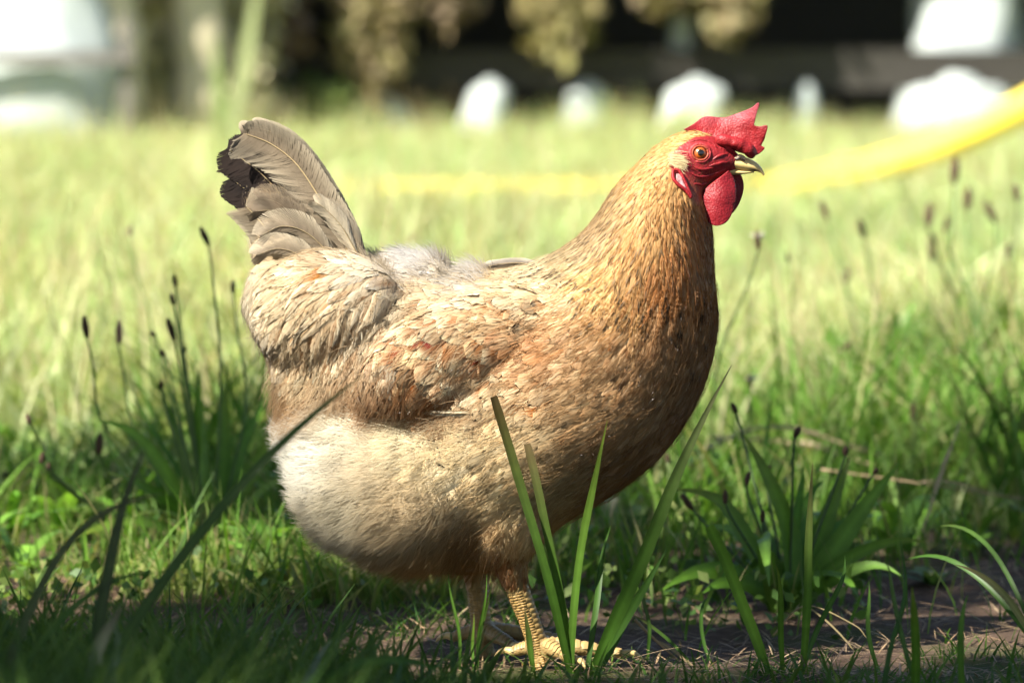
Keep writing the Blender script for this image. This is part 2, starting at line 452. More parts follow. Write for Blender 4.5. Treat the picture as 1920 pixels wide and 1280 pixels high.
# ------------------------------------------------------------------ generic shapes
def catmull(pts, n):
    P = np.asarray(pts, dtype=float)
    P = np.concatenate([[2 * P[0] - P[1]], P, [2 * P[-1] - P[-2]]])
    m = len(P) - 3
    out = []
    for t in np.linspace(0, m, n):
        i = min(int(t), m - 1); f = t - i
        a, b, c, d = P[i:i + 4]
        out.append(0.5 * ((2 * b) + (-a + c) * f + (2 * a - 5 * b + 4 * c - d) * f * f + (-a + 3 * b - 3 * c + d) * f ** 3))
    return np.array(out)
def tube(path, radii, sides=8, cols=None, name='tube', cap=True):
    P = np.asarray(path, dtype=float); n = len(P)
    R = np.broadcast_to(np.asarray(radii, dtype=float), (n,))
    T = np.gradient(P, axis=0); T /= np.linalg.norm(T, axis=1)[:, None] + 1e-12
    ref = np.array([0.0, 1.0, 0.0]) if abs(T[0][1]) < 0.9 else np.array([1.0, 0, 0])
    V = []
    for i in range(n):
        a = np.cross(T[i], ref); a /= np.linalg.norm(a) + 1e-12
        b = np.cross(T[i], a); ref = -b if False else ref
        th = np.arange(sides) * 2 * math.pi / sides
        V.append(P[i] + R[i] * (np.cos(th)[:, None] * a + np.sin(th)[:, None] * b))
    V = np.concatenate(V)
    Q = []
    for i in range(n - 1):
        for j in range(sides):
            k = (j + 1) % sides
            Q.append((i * sides + j, i * sides + k, (i + 1) * sides + k, (i + 1) * sides + j))
    if cap:
        V = np.concatenate([V, P[:1], P[-1:]])
        c0, c1 = n * sides, n * sides + 1
        for j in range(0, sides, 2):
            Q.append((c0, (j + 2) % sides, (j + 1) % sides, j))
            o = (n - 1) * sides
            Q.append((c1, o + j, o + (j + 1) % sides, o + (j + 2) % sides))
    C = None
    if cols is not None:
        cols = np.asarray(cols, dtype=float)
        if cols.ndim == 1: C = np.tile(cols, (len(V), 1))
        else:
            C = np.repeat(cols, sides, 0)
            if cap: C = np.concatenate([C, cols[:1], cols[-1:]])
    return V, np.array(Q), C
def merge(items):
    Vs, Qs, Cs, o = [], [], [], 0
    for V, Q_, C in items:
        Vs.append(V); Qs.append(Q_ + o); Cs.append(C if C is not None else np.ones((len(V), 3)) * 0.5); o += len(V)
    return np.concatenate(Vs), np.concatenate(Qs), np.concatenate(Cs)
def box_np(x0, x1, y0, y1, z0, z1):
    V = np.array([(x0, y0, z0), (x1, y0, z0), (x1, y1, z0), (x0, y1, z0), (x0, y0, z1), (x1, y0, z1), (x1, y1, z1), (x0, y1, z1)], float)
    Q = np.array([(3, 2, 1, 0), (4, 5, 6, 7), (0, 1, 5, 4), (1, 2, 6, 5), (2, 3, 7, 6), (3, 0, 4, 7)])
    return V, Q

# ================================================================== LARGE STRUCTURE BEHIND
# open dark shed with low rails; the camera sees only its lowest half metre
SHED_Y = 11.0
def wbox(name, x0, x1, y0, y1, z0, z1, mat, parent, wob=0.0):
    V, Q = box_np(x0, x1, y0, y1, z0, z1)
    if wob: V = V + rng.normal(0, wob, V.shape)
    me = mesh_np(name, V, Q, smooth=False)
    return part(name, me, mat, parent)
shed = empty('open_shed', (0.4, SHED_Y, 0), 'dark open-fronted timber shed with low horizontal rails behind the meadow', 'shed')
for xx in (-1.02, 0.62, 2.25, 3.9):
    wbox('post', xx - 0.05, xx + 0.05, SHED_Y + 0.06, SHED_Y + 0.16, -0.05, 1.7, M_DARKWOOD, shed)
wbox('rail', -1.15, 4.2, SHED_Y, SHED_Y + 0.05, 0.195, 0.318, M_DARKWOOD, shed, 0.004)
wbox('rail', -1.15, 4.2, SHED_Y, SHED_Y + 0.05, 0.64, 0.76, M_DARKWOOD, shed, 0.004)
for k in range(12):
    yo = 0.04 * (k % 2)                                       # boards lap over each other
    wbox('wall_board', -1.2, 4.3, SHED_Y + 2.2 + yo, SHED_Y + 2.23 + yo, k * 0.16 - 0.02, k * 0.16 + 0.165, M_DARKWOOD, shed, 0.002)
for s_ in (-1.25, 4.3):
    for k in range(12):
        wbox('wall_board', s_, s_ + 0.03, SHED_Y + 0.2, SHED_Y + 2.18, k * 0.16 - 0.02, k * 0.16 + 0.138, M_DARKWOOD, shed, 0.002)
V, Q = box_np(-1.5, 4.6, SHED_Y - 0.12, SHED_Y + 2.5, 1.72, 1.78)
V[[0, 1, 4, 5], 2] -= 0.12; V[[2, 3, 6, 7], 2] += 0.25
part('shade_roof', mesh_np('shade_roof', V, Q, smooth=False), M_ROOF, shed)  # above the view, added to keep the back wall in shade

# white filled sacks in front of and behind the rails
def sack(cx, y, w, h, dep, lean, label, z0=0.0, seed=0):
    n, m = 22, 28
    root = empty('white_sack', (cx, y, z0), label, 'sack', 'white sacks at the shed rails')
    V = []
    for i in range(n):
        t = i / (n - 1)
        k = min(1, (t / 0.10) ** 0.5 * 0.35 + 0.65) if t < 0.10 else (1 - 0.30 * t if t < 0.78 else (0.766 - 0.28 * ((t - 0.78) / 0.22) ** 3))
        for j in range(m):
            th = 2 * math.pi * j / m
            ex = abs(math.cos(th)) ** 0.7 * math.copysign(1, math.cos(th)); ey = abs(math.sin(th)) ** 0.8 * math.copysign(1, math.sin(th))
            b = 1 + 0.22 * noise.noise(Vector((math.cos(th) * 1.3 + seed * 3.1, math.sin(th) * 1.3, t * 3))) + 0.03 * noise.noise(Vector((math.cos(th) * 5 + seed, math.sin(th) * 5, t * 11)))
            V.append((cx + lean * t + ex * w / 2 * k * b, y + ey * dep / 2 * k * b, z0 + h * t))
    idx = np.arange(n * m).reshape(n, m)
    q = np.stack([idx[:-1], np.roll(idx, -1, 1)[:-1], np.roll(idx, -1, 1)[1:], idx[1:]], -1).reshape(-1, 4)
    V = np.array(V); c0 = len(V)
    V = np.concatenate([V, V[:m].mean(0)[None], V[-m:].mean(0)[None]])
    q = np.concatenate([q, [(c0, (j + 2) % m, (j + 1) % m, j) for j in range(0, m, 2)], [(c0 + 1, (n - 1) * m + j, (n - 1) * m + (j + 1) % m, (n - 1) * m + (j + 2) % m) for j in range(0, m, 2)]])
    part('bag', mesh_np('bag', V, q), M_SACK, root)
    # folded-over top flap
    tp = np.array((cx + lean, y, z0 + h))
    v, q2, _ = tube([tp + np.array((-w * .16, 0, -.004)), tp + np.array((-w * .06, -.005, .006)), tp + np.array((w * .08, .004, .002)), tp + np.array((w * .17, 0, -.012))], np.array([.03, .07, .06, .02]) * w + .004, 8)
    part('flap', mesh_np('flap', v, q2), M_SACK, root)
def sx(px, y): return (px - 960) / F * (y - CAM.y)
yb = SHED_Y + 0.20
yf = SHED_Y - 0.10
def ys(dep): return SHED_Y + 0.056 + dep * 0.54
for (px, w, h, dep, ln, lab, sd_) in [
        (1790, 0.42, 0.62, 0.26, 0.06, 'big white sack behind the dark rails above the yellow pipe', 1), (892, 0.17, 0.21, 0.12, 0.05, 'small white sack under the rail, nearest to the bush', 3),
        (1086, 0.155, 0.205, 0.11, 0.03, 'small white sack under the rail, second from the bush', 4), (1275, 0.24, 0.21, 0.14, 0.06, 'broad white sack under the rail just above the comb of the hen', 5),
        (1512, 0.085, 0.205, 0.07, 0.0, 'narrow white sack under the rail between comb and pipe', 6), (1785, 0.42, 0.21, 0.14, 0.02, 'low wide white sack added as the bright lower part of the big right sack', 9), (720, 0.22, 0.16, 0.12, 0.0, 'low white sack under the rail half hidden by grass', 7), (1280, 0.11, 0.42, 0.07, 0.0, 'thin upright white sack showing between the rails above the comb', 8)]:  # low wide sack is added because rail shade greys the big one's foot
    yk = ys(dep) if sd_ in (1, 8) else SHED_Y - 0.02 - dep * 0.6
    sack(sx(px, yk), yk, w, h, dep, ln, lab, seed=sd_)
sack(sx(55, 10.2), 10.2, 0.60, 0.80, 0.30, -0.04, 'big white sack by the trunks at the left edge of the picture', seed=2)
# dark lower rail on posts in front of the left sack
lr = empty('low_rail', (sx(60, 10.0), 10.0, 0), 'thin grey rail running in front of the big left white sack', 'rail')
wbox('bar', sx(-160, 10.0), sx(250, 10.0), 9.98, 10.02, 0.29, 0.325, M_ROOF, lr, 0.002)
wbox('stake', sx(-150, 10.0) , sx(-130, 10.0), 10.021, 10.05, -0.05, 0.42, M_ROOF, lr)
wbox('stake', sx(225, 10.0) , sx(245, 10.0), 10.021, 10.05, -0.05, 0.42, M_ROOF, lr)

# dry creeper hanging from the shed front
def leaf_cloud(n, ptsf, size, cols, down=0.0):
    """n small folded leaves"""
    P = ptsf(n)
    a = rng.normal(0, 1, (n, 3)); a[:, 2] -= down; a /= np.linalg.norm(a, axis=1)[:, None]
    b = np.cross(a, rng.normal(0, 1, (n, 3))); b /= np.linalg.norm(b, axis=1)[:, None] + 1e-9
    c = np.cross(a, b)
    s = rng.uniform(*size, n)[:, None]
    V = np.stack([P, P + a * s * 0.5 + b * s * 0.32 + c * s * 0.1, P + a * s, P + a * s * 0.5 - b * s * 0.32 + c * s * 0.1], 1)
    Q = (np.arange(n) * 4)[:, None] + np.array([0, 1, 2, 3])[None]
    C = np.repeat(pick(cols, n, 0.3)[:, None], 4, 1)
    return V.reshape(-1, 3), Q, C.reshape(-1, 3)
DRY = [(0.20, 0.17, 0.075), (0.24, 0.19, 0.10), (0.16, 0.15, 0.06), (0.28, 0.22, 0.13)]
def creeper(px0, px1, pybot, label, cols=DRY, n=2600, y=SHED_Y - 0.16):
    xa, xb = sx(px0, y), sx(px1, y); zb = U(0, pybot, y).z; zt = 1.62
    root = empty('hanging_creeper', ((xa + xb) / 2, y, zt), label, 'creeper', 'dry creepers hanging on the shed front')
    ns = 7; cx = np.linspace(xa, xb, ns)
    ends = [zb + (abs(k - (ns - 1) / 2) / ns) * 0.28 + rng.uniform(0, 0.06) for k in range(ns)]
    items = []
    for k in range(ns):
        P = [(cx[k] + rng.normal(0, 0.012), y + rng.normal(0, 0.02), zt + (ends[k] - zt) * f) for f in np.linspace(0, 1, 6)]
        items.append(tube(catmull(P, 10), 0.006, 5, (0.12, 0.09, 0.05)))
    v, q, c = merge(items)
    part('stems', mesh_np('stems', v, q, c), M_STEM, root)['kind'] = 'stuff'
    def pf(n):
        k = rng.integers(0, ns, n); f = rng.random(n)
        e = np.array(ends)[k]
        return np.stack([cx[k] + rng.normal(0, (xb - xa) / ns * 0.6, n), y + rng.normal(0, 0.05, n), zt + (e - zt) * f], 1)
    v, q, c = leaf_cloud(n, pf, (0.03, 0.08), cols, 1.2)
    part('foliage', mesh_np('foliage', v, q, c), M_STRAW, root)['kind'] = 'stuff'
creeper(455, 560, 150, 'brown dry creeper hanging left on the shed front beside the pale trunk', [(0.16, 0.11, 0.07), (0.2, 0.14, 0.09)])
creeper(650, 755, 200, 'long beige creeper reaching the lower rail left of the tail top', DRY)
creeper(800, 880, 60, 'short brown creeper over the upper rail between two long ones', [(0.14, 0.11, 0.06), (0.18, 0.13, 0.08)])
creeper(985, 1105, 120, 'olive creeper tuft hanging over the upper rail in mid picture', [(0.2, 0.19, 0.07), (0.24, 0.2, 0.09)])
creeper(1180, 1290, 40, 'short pale creeper over the upper rail above the comb', DRY)
creeper(1325, 1410, 95, 'pointed tan creeper hanging right of the comb', DRY)

# pale bushes and trunks at the left
def bush(px, y, w, h, label, cols, n=5000, size=(0.025, 0.06), trunk=0.0):
    x0 = sx(px, y)
    root = empty('small_tree' if trunk else 'bush', (x0, y, 0), label, 'tree' if trunk else 'bush')
    items = []
    for k in range(9):
        a = rng.uniform(0, 6.28); r = rng.uniform(.1, .45) * w
        items.append(tube(catmull([(x0, y, -0.03), (x0 + r * .4 * math.cos(a), y + r * .3 * math.sin(a), h * .4), (x0 + r * math.cos(a), y + r * .6 * math.sin(a), h * rng.uniform(.7, .98))], 8), np.linspace(.012, .003, 8), 6, (0.16, 0.12, 0.08)))
    v, q, c = merge(items); part('stems', mesh_np('stems', v, q, c), M_STEM, root)['kind'] = 'stuff'
    if trunk:
        P = catmull([(x0, y - .12, -.05), (x0 + .01, y - .12, .3), (x0 - .015, y - .12, .7), (x0 + .02, y - .12, 1.6), (x0, y - .1, 2.4)], 24)
        tv = tube(P, trunk * (1 + .08 * np.sin(np.arange(24) * 2.1)), 14)
        part('trunk', mesh_np('trunk', tv[0], tv[1]), M_PALEBARK, root)
    cen = [(x0 + rng.normal(0, w * .26), y + rng.normal(0, w * .15), h * rng.uniform(.12, .95)) for _ in range(26)]
    def pf(n):
        k = rng.integers(0, len(cen), n)
        return np.array(cen)[k] + rng.normal(0, 1, (n, 3)) * np.array((w * .11, w * .09, h * .08))
    v, q, c = leaf_cloud(n, pf, size, cols)
    v[:, 2] = np.maximum(v[:, 2], 0.0)
    part('foliage', mesh_np('foliage', v, q, c), M_TREELEAF, root)['kind'] = 'stuff'
bush(198, 10.4, 0.30, 0.75, 'pale trunk with olive suckers standing against the big left white sack', [(0.40, 0.35, 0.19), (0.46, 0.40, 0.25), (0.32, 0.30, 0.15)], 3000, trunk=0.115)
bush(375, 10.6, 0.34, 0.8, 'pale trunk with yellowish leaves left of the brown creeper', [(0.44, 0.42, 0.26), (0.5, 0.46, 0.30), (0.36, 0.36, 0.2)], 3000, trunk=0.085)
bush(290, 10.9, 0.14, 0.7, 'dark green bush in the gap between the two pale trunks', [(0.05, 0.07, 0.02), (0.07, 0.09, 0.03)], 3000)
bush(590, 10.75, 0.20, 0.22, 'low dark green weed at the foot of the shed left of the beige creeper', [(0.06, 0.1, 0.02), (0.09, 0.13, 0.03)], 1500)
# hedge further back closing the view at left
hx = empty('hedge', (-3.0, 15.5, 0), 'tall shaded hedge far behind the bushes at left', 'hedge')
def pf(n): return np.stack([rng.uniform(-7, -0.9, n), rng.normal(15.5, 0.35, n), rng.uniform(0, 2.2, n)], 1)
v, q, c = leaf_cloud(16000, pf, (0.06, 0.14), [(0.10, 0.10, 0.05), (0.07, 0.09, 0.03), (0.14, 0.12, 0.07)])
part('foliage', mesh_np('foliage', v, q, c), M_TREELEAF, hx)['kind'] = 'stuff'
items = [tube([(xx, 15.6, -0.05), (xx + .05, 15.6, 1.0), (xx, 15.6, 2.0)], .03, 6, (0.1, 0.08, 0.05)) for xx in np.arange(-6.8, -0.9, 0.5)]
v, q, c = merge(items); part('stems', mesh_np('stems', v, q, c), M_STEM, hx)['kind'] = 'stuff'

# yellow corrugated drain pipe lying in the grass and rising to the right
pipe = empty('yellow_pipe', tuple(G(960, 372)), 'yellow ribbed drain pipe lying in the meadow and rising at right', 'pipe')
pp = [(-60, 372, 6.9), (120, 374, 6.9), (500, 372, 6.9), (860, 366, 6.9), (1150, 364, 6.8), (1420, 360, 6.7), (1600, 324, 6.6), (1760, 275, 6.5), (1920, 202, 6.4), (2060, 120, 6.3), (2200, 20, 6.3)]
P = catmull([tuple(U(*p)) for p in pp], 400)
P[:, 2] = np.maximum(P[:, 2], 0.0)
s_ = np.cumsum(np.r_[0, np.linalg.norm(np.diff(P, axis=0), axis=1)])
R = 0.045 + 0.0022 * np.sin(s_ / 0.014 * 2 * math.pi)
P2 = np.stack([np.interp(np.linspace(0, s_[-1], 1500), s_, P[:, k]) for k in range(3)], 1)
R2 = 0.034 + 0.0018 * np.sin(np.linspace(0, s_[-1], 1500) / 0.016 * 2 * math.pi)
v, q, c = tube(P2, R2, 16)
part('pipe_wall', mesh_np('pipe_wall', v, q), M_YELLOW, pipe)

# ------------------------------------------------------------------ shade tree behind and left of the camera
def shadow_xy(P):                 # where on the ground the shadow of a point falls
    P = np.asarray(P); t = P[:, 2] / SUN.z
    return P[:, 0] - SUN.x * t, P[:, 1] - SUN.y * t
tree = empty('apple_tree', (-2.6, -3.6, 0), 'spreading apple tree out of frame that shades the foreground', 'tree')
trunk = [(-2.6, -3.6, -0.1), (-2.55, -3.55, 0.7), (-2.45, -3.4, 1.5), (-2.2, -3.1, 2.1)]
items = [tube(catmull(trunk, 14), np.linspace(.16, .10, 14), 12)]
for k in range(22):
    ex, ey = rng.uniform(-4.2, 1.3), rng.uniform(-5.2, -0.6); ez = rng.uniform(2.7, 4.2)
    b0 = np.array(trunk[3]) + rng.normal(0, .08, 3)
    mid = (b0 + np.array((ex, ey, ez))) / 2 + np.array((0, 0, .35))
    pl = catmull([tuple(b0), tuple(mid), (ex, ey, ez)], 12)
    lx, ly = shadow_xy(catmull(pl, 60))
    if np.any((lx > -0.4) & (lx < 0.8) & (ly > -0.3) & (ly < 0.5)): continue      # no bough hangs between the hen and the sun
    items.append(tube(pl, np.linspace(.055, .012, 12), 7))
v, q, c = merge(items)
part('trunk', mesh_np('trunk', v, q), M_BARK, tree)
# leaf clumps: wherever shade falls in the photo; gaps where the sun comes through
def shade_density(X, Y):
    d = np.ones_like(X)
    edge = 0.95 + 0.35 * np.sin(X * 2.1 + 0.6) * 0.6 + (vnoise(X, Y, 2.0) - 0.5) * 0.8
    d *= 1 - smooth01((Y - edge) / 0.35)
    d *= smooth01((Y + 5.5) / 0.6) * smooth01((X + 3.5) / 0.5) * (1 - smooth01((X - 3.2) / 0.6))
    d *= 1 - 0.97 * smooth01((vnoise(X + 3.3, Y, 3.0) - 0.66) / 0.06)       # natural dapples
    for gx_, gy_, rx_, ry_, a_, k_ in GAPS:
        ca, sa = math.cos(a_), math.sin(a_)
        xx = (X - gx_) * ca + (Y - gy_) * sa; yy = -(X - gx_) * sa + (Y - gy_) * ca
        d *= 1 - k_ * (1 - smooth01(((xx / rx_) ** 2 + (yy / ry_) ** 2 - 0.7) / 0.6))
    return d
def gap_at(px, py, Yd, rx_, ry_, a_=0.0, k_=1.0):
    p = U(px, py, Yd); t = p.z / SUN.z
    return (p.x - SUN.x * t, p.y - SUN.y * t, rx_, ry_, a_, k_)
GAPS = [gap_at(860, 590, -0.06, 0.27, 0.13), gap_at(1190, 430, -0.04, 0.15, 0.14), gap_at(1310, 290, -0.02, 0.14, 0.12), gap_at(680, 840, -0.07, 0.22, 0.17), gap_at(600, 930, -0.05, 0.10, 0.10), gap_at(900, 830, -0.08, 0.14, 0.09, 0, 0.95),
        gap_at(1000, 1165, -0.04, 0.09, 0.08), gap_at(600, 580, -0.03, 0.13, 0.10, 0, .93), gap_at(510, 340, 0.0, 0.13, 0.11, 0, 0.93), gap_at(1200, 640, -0.07, 0.14, 0.10, 0, 0.75)]
NL = 60000
Xs = rng.uniform(-3.5, 3.6, NL); Ys = rng.uniform(-5.2, 1.6, NL)
near_ = (Xs > -0.75) & (Xs < 0.95) & (Ys > -0.6) & (Ys < 0.75)
keep = (rng.random(NL) < shade_density(Xs, Ys)) & ~near_
Xn = rng.uniform(-0.75, 0.95, 8500); Yn = rng.uniform(-0.6, 0.75, 8500)
kn = rng.random(8500) < shade_density(Xn, Yn)
nb_far = int(keep.sum())
Xs, Ys = np.r_[Xs[keep], Xn[kn]], np.r_[Ys[keep], Yn[kn]]; n = len(Xs)
Zs = 2.4 + 1.4 * rng.random(n)
Zs[nb_far:] = 2.2 + 0.7 * rng.random(n - nb_far)              # small low leaves, added to shape the sun flecks on the hen
P = np.stack([Xs + SUN.x * Zs / SUN.z, Ys + SUN.y * Zs / SUN.z, Zs], 1)
cl_ = [(0.06, 0.10, 0.02), (0.08, 0.12, 0.03)]
v, q, c = merge([leaf_cloud(nb_far, lambda k: P[:nb_far], (0.09, 0.15), cl_), leaf_cloud(n - nb_far, lambda k: P[nb_far:], (0.05, 0.085), cl_)])
part('crown', mesh_np('crown', v, q, c), M_TREELEAF, tree)['kind'] = 'stuff'
print('tree leaves', n)

# ================================================================== THE HEN
hen = empty('hen', (0.0, 0.0, 0.0), 'buff and cream hen with red comb standing side-on in the grass', 'hen')

# stations along the bird: top (px,py), bottom (px,py), half depth px  (photo outline, a little inside the feather tips)
ST = [((456, 566), (462, 596), 12), ((478, 508), (500, 650), 62), ((528, 482), (526, 762), 108), ((592, 476), (558, 896), 140),
      ((662, 480), (598, 985), 165), ((742, 494), (696, 1042), 188), ((830, 512), (812, 1068), 203), ((915, 512), (935, 1062), 210),
      ((990, 498), (1062, 975), 208), ((1052, 468), (1166, 912), 196), ((1094, 436), (1250, 838), 182), ((1124, 398), (1314, 732), 166),
      ((1142, 368), (1343, 620), 148), ((1166, 338), (1338, 520), 122), ((1194, 310), (1334, 432), 92), ((1230, 276), (1326, 388), 66),
      ((1268, 253), (1322, 366), 54), ((1302, 247), (1332, 346), 48), ((1340, 256), (1360, 332), 38), ((1370, 276), (1378, 322), 26), ((1388, 292), (1390, 316), 15)]
def loft(stations, ring=44, sub=6, expo=2.15, Yc=0.0):
    A = np.array([(t[0], t[1], b[0], b[1], w) for t, b, w in stations], float)
    A = catmull(A, (len(A) - 1) * sub + 1)
    V = []
    th = np.arange(ring) * 2 * math.pi / ring
    cs = np.sign(np.cos(th)) * np.abs(np.cos(th)) ** (2 / expo); sn = np.sign(np.sin(th)) * np.abs(np.sin(th)) ** (2 / expo)
    for tx, ty, bx, by, w in A:
        T = np.array(U(tx, ty, Yc)); B = np.array(U(bx, by, Yc)); c = (T + B) / 2; a = (T - B) / 2
        V.append(c + cs[:, None] * a + sn[:, None] * np.array([0, max(w, 1) * PX, 0]))
    n = len(V); V = np.concatenate(V)
    Q = []
    for i in range(n - 1):
        for j in range(ring):
            k = (j + 1) % ring
            Q.append((i * ring + j, i * ring + k, (i + 1) * ring + k, (i + 1) * ring + j))
    c0 = len(V); V = np.concatenate([V, V[:ring].mean(0)[None], V[-ring:].mean(0)[None]])
    for j in range(0, ring, 2):
        Q.append((c0, (j + 2) % ring, (j + 1) % ring, j))
        o = (n - 1) * ring
        Q.append((c0 + 1, o + j, o + (j + 1) % ring, o + (j + 2) % ring))
    return V, np.array(Q), None
def ellipsoid(px, py, Ypx, rx, rz, ry, ang=0, n=22, m=32, shear=0.0):
    c = np.array(U(px, py, Ypx * PX))
    ph = np.linspace(0.04, math.pi - 0.04, n); th = np.arange(m) * 2 * math.pi / m
    x = np.cos(ph)[:, None] * np.ones(m)[None]; y = np.sin(ph)[:, None] * np.cos(th)[None]; z = np.sin(ph)[:, None] * np.sin(th)[None]
    x, y, z = x * rx * PX, y * ry * PX, z * rz * PX
    a = math.radians(-ang)                                    # ang: image degrees, clockwise positive
    X = x * math.cos(a) - z * math.sin(a); Z = x * math.sin(a) + z * math.cos(a)
    y = y - shear * np.sign(Ypx) * X
    V = np.stack([X, y, Z], -1).reshape(-1, 3) + c
    Q = []
    for i in range(n - 1):
        for j in range(m):
            k = (j + 1) % m
            Q.append((i * m + j, (i + 1) * m + j, (i + 1) * m + k, i * m + k))
    V = np.concatenate([V, V[:m].mean(0)[None], V[-m:].mean(0)[None]]); c0 = n * m
    for j in range(0, m, 2):
        Q.append((c0, j, (j + 1) % m, (j + 2) % m)); o = (n - 1) * m
        Q.append((c0 + 1, o + (j + 2) % m, o + (j + 1) % m, o + j))
    return V, np.array(Q), None
pieces = [loft(ST)]
for s in (-1, 1):
    pieces.append(ellipsoid(862, 664, s * 172, 200, 100, 46, 157, shear=0.22))          # folded wing
    pieces.append(ellipsoid(622, 596, s * 92, 152, 124, 78, 10))           # saddle cushion
    pieces.append(ellipsoid(584, 690, s * 60, 72, 84, 66, 0))              # under the tail
    pieces.append(ellipsoid(760, 880, s * 110, 190, 165, 105, 10))         # rear fluff
    pieces.append(ellipsoid(945, 945, s * 100, 88, 125, 74, 8))           # thigh
pieces.append(ellipsoid(785, 508, 0, 70, 28, 60, 8)); pieces.append(ellipsoid(888, 522, -10, 34, 18, 40, 8))   # fluff on the back
# tail base
pieces.append(loft([((700, 500), (560, 640), 60), ((640, 470), (505, 560), 58), ((600, 420), (482, 500), 46), ((560, 372), (470, 440), 30), ((530, 330), (462, 385), 14), ((515, 315), (465, 365), 6)], 32, 5))
# shanks and toes
LEG_N = [U(952, 1010, -0.040), U(958, 1062, -0.042), U(975, 1115, -0.040), U(995, 1168, -0.037), U(1012, 1218, -0.034), U(1018, 1240, -0.033)]
LEG_F = [U(905, 1005, 0.045), U(897, 1055, 0.045), U(897, 1110, 0.045), U(902, 1165, 0.045), U(905, 1208, 0.045), U(905, 1226, 0.045)]
def leg_tube(L):
    P = catmull([tuple(p) for p in L], 24)
    t = np.linspace(0, 1, 24)
    r = np.interp(t, [0, .2, .32, .6, .85, 1], [40, 30, 22, 19, 21, 27]) * PX
    return P, r
pieces.append(tube(*leg_tube(LEG_N), 20)); pieces.append(tube(*leg_tube(LEG_F), 20))
def toe_path(a, az, ln):
    p0 = Vector(a) + Vector((0, 0, 0.0)); d = Vector((math.cos(az), math.sin(az), 0))
    return [(p0 + d * (ln * f)) + Vector((0, 0, zz)) for f, zz in ((0, 0.004), (0.25, 0.004), (0.5, 0.002), (0.75, 0.0), (1, -0.003))]
toes = []
for L, back in ((LEG_N, 0), (LEG_F, 1)):
    a = Vector((L[-1].x, L[-1].y, 0.008))
    for az, ln in ((-0.05, 0.062), (-1.0, 0.045), (0.85, 0.048), (2.75, 0.026)):
        toes.append((a, az, ln))
        P = catmull([tuple(p) for p in toe_path(a, az, ln)], 14)
        t = np.linspace(0, 1, 14)
        pieces.append(tube(P, (0.0068 - 0.0026 * t + 0.0006 * np.sin(t * 19)), 12))
V, Q_, _ = merge(pieces)
raw = bpy.data.meshes.new('raw'); raw.from_pydata(V.tolist(), [], Q_.tolist()); raw.update()
def remeshed(me, voxel, smooth=8, factor=0.5):
    bm = bmesh.new(); bm.from_mesh(me); bmesh.ops.recalc_face_normals(bm, faces=bm.faces); bm.to_mesh(me); bm.free()
    o = bpy.data.objects.new('tmp', me); COL.objects.link(o)
    r = o.modifiers.new('r', 'REMESH'); r.mode = 'VOXEL'; r.voxel_size = voxel; r.use_smooth_shade = True
    if smooth:
        s = o.modifiers.new('s', 'SMOOTH'); s.iterations = smooth; s.factor = factor
    dg = bpy.context.evaluated_depsgraph_get(); dg.update()
    out = bpy.data.meshes.new_from_object(o.evaluated_get(dg))
    bpy.data.objects.remove(o)
    for p in out.polygons: p.use_smooth = True
    return out
body_me = remeshed(raw, 0.0019, 13)
bvh_verts = [v.co.copy() for v in body_me.vertices]
BV = BVHTree.FromPolygons(bvh_verts, [tuple(p.vertices) for p in body_me.polygons])
def hit(px, py):
    d = ray(px, py).normalized()
    loc, nrm, i, dist = BV.ray_cast(CAM, d)
    return (loc, nrm) if loc is not None else (U(px, py, -0.03), Vector((0, -1, 0)))

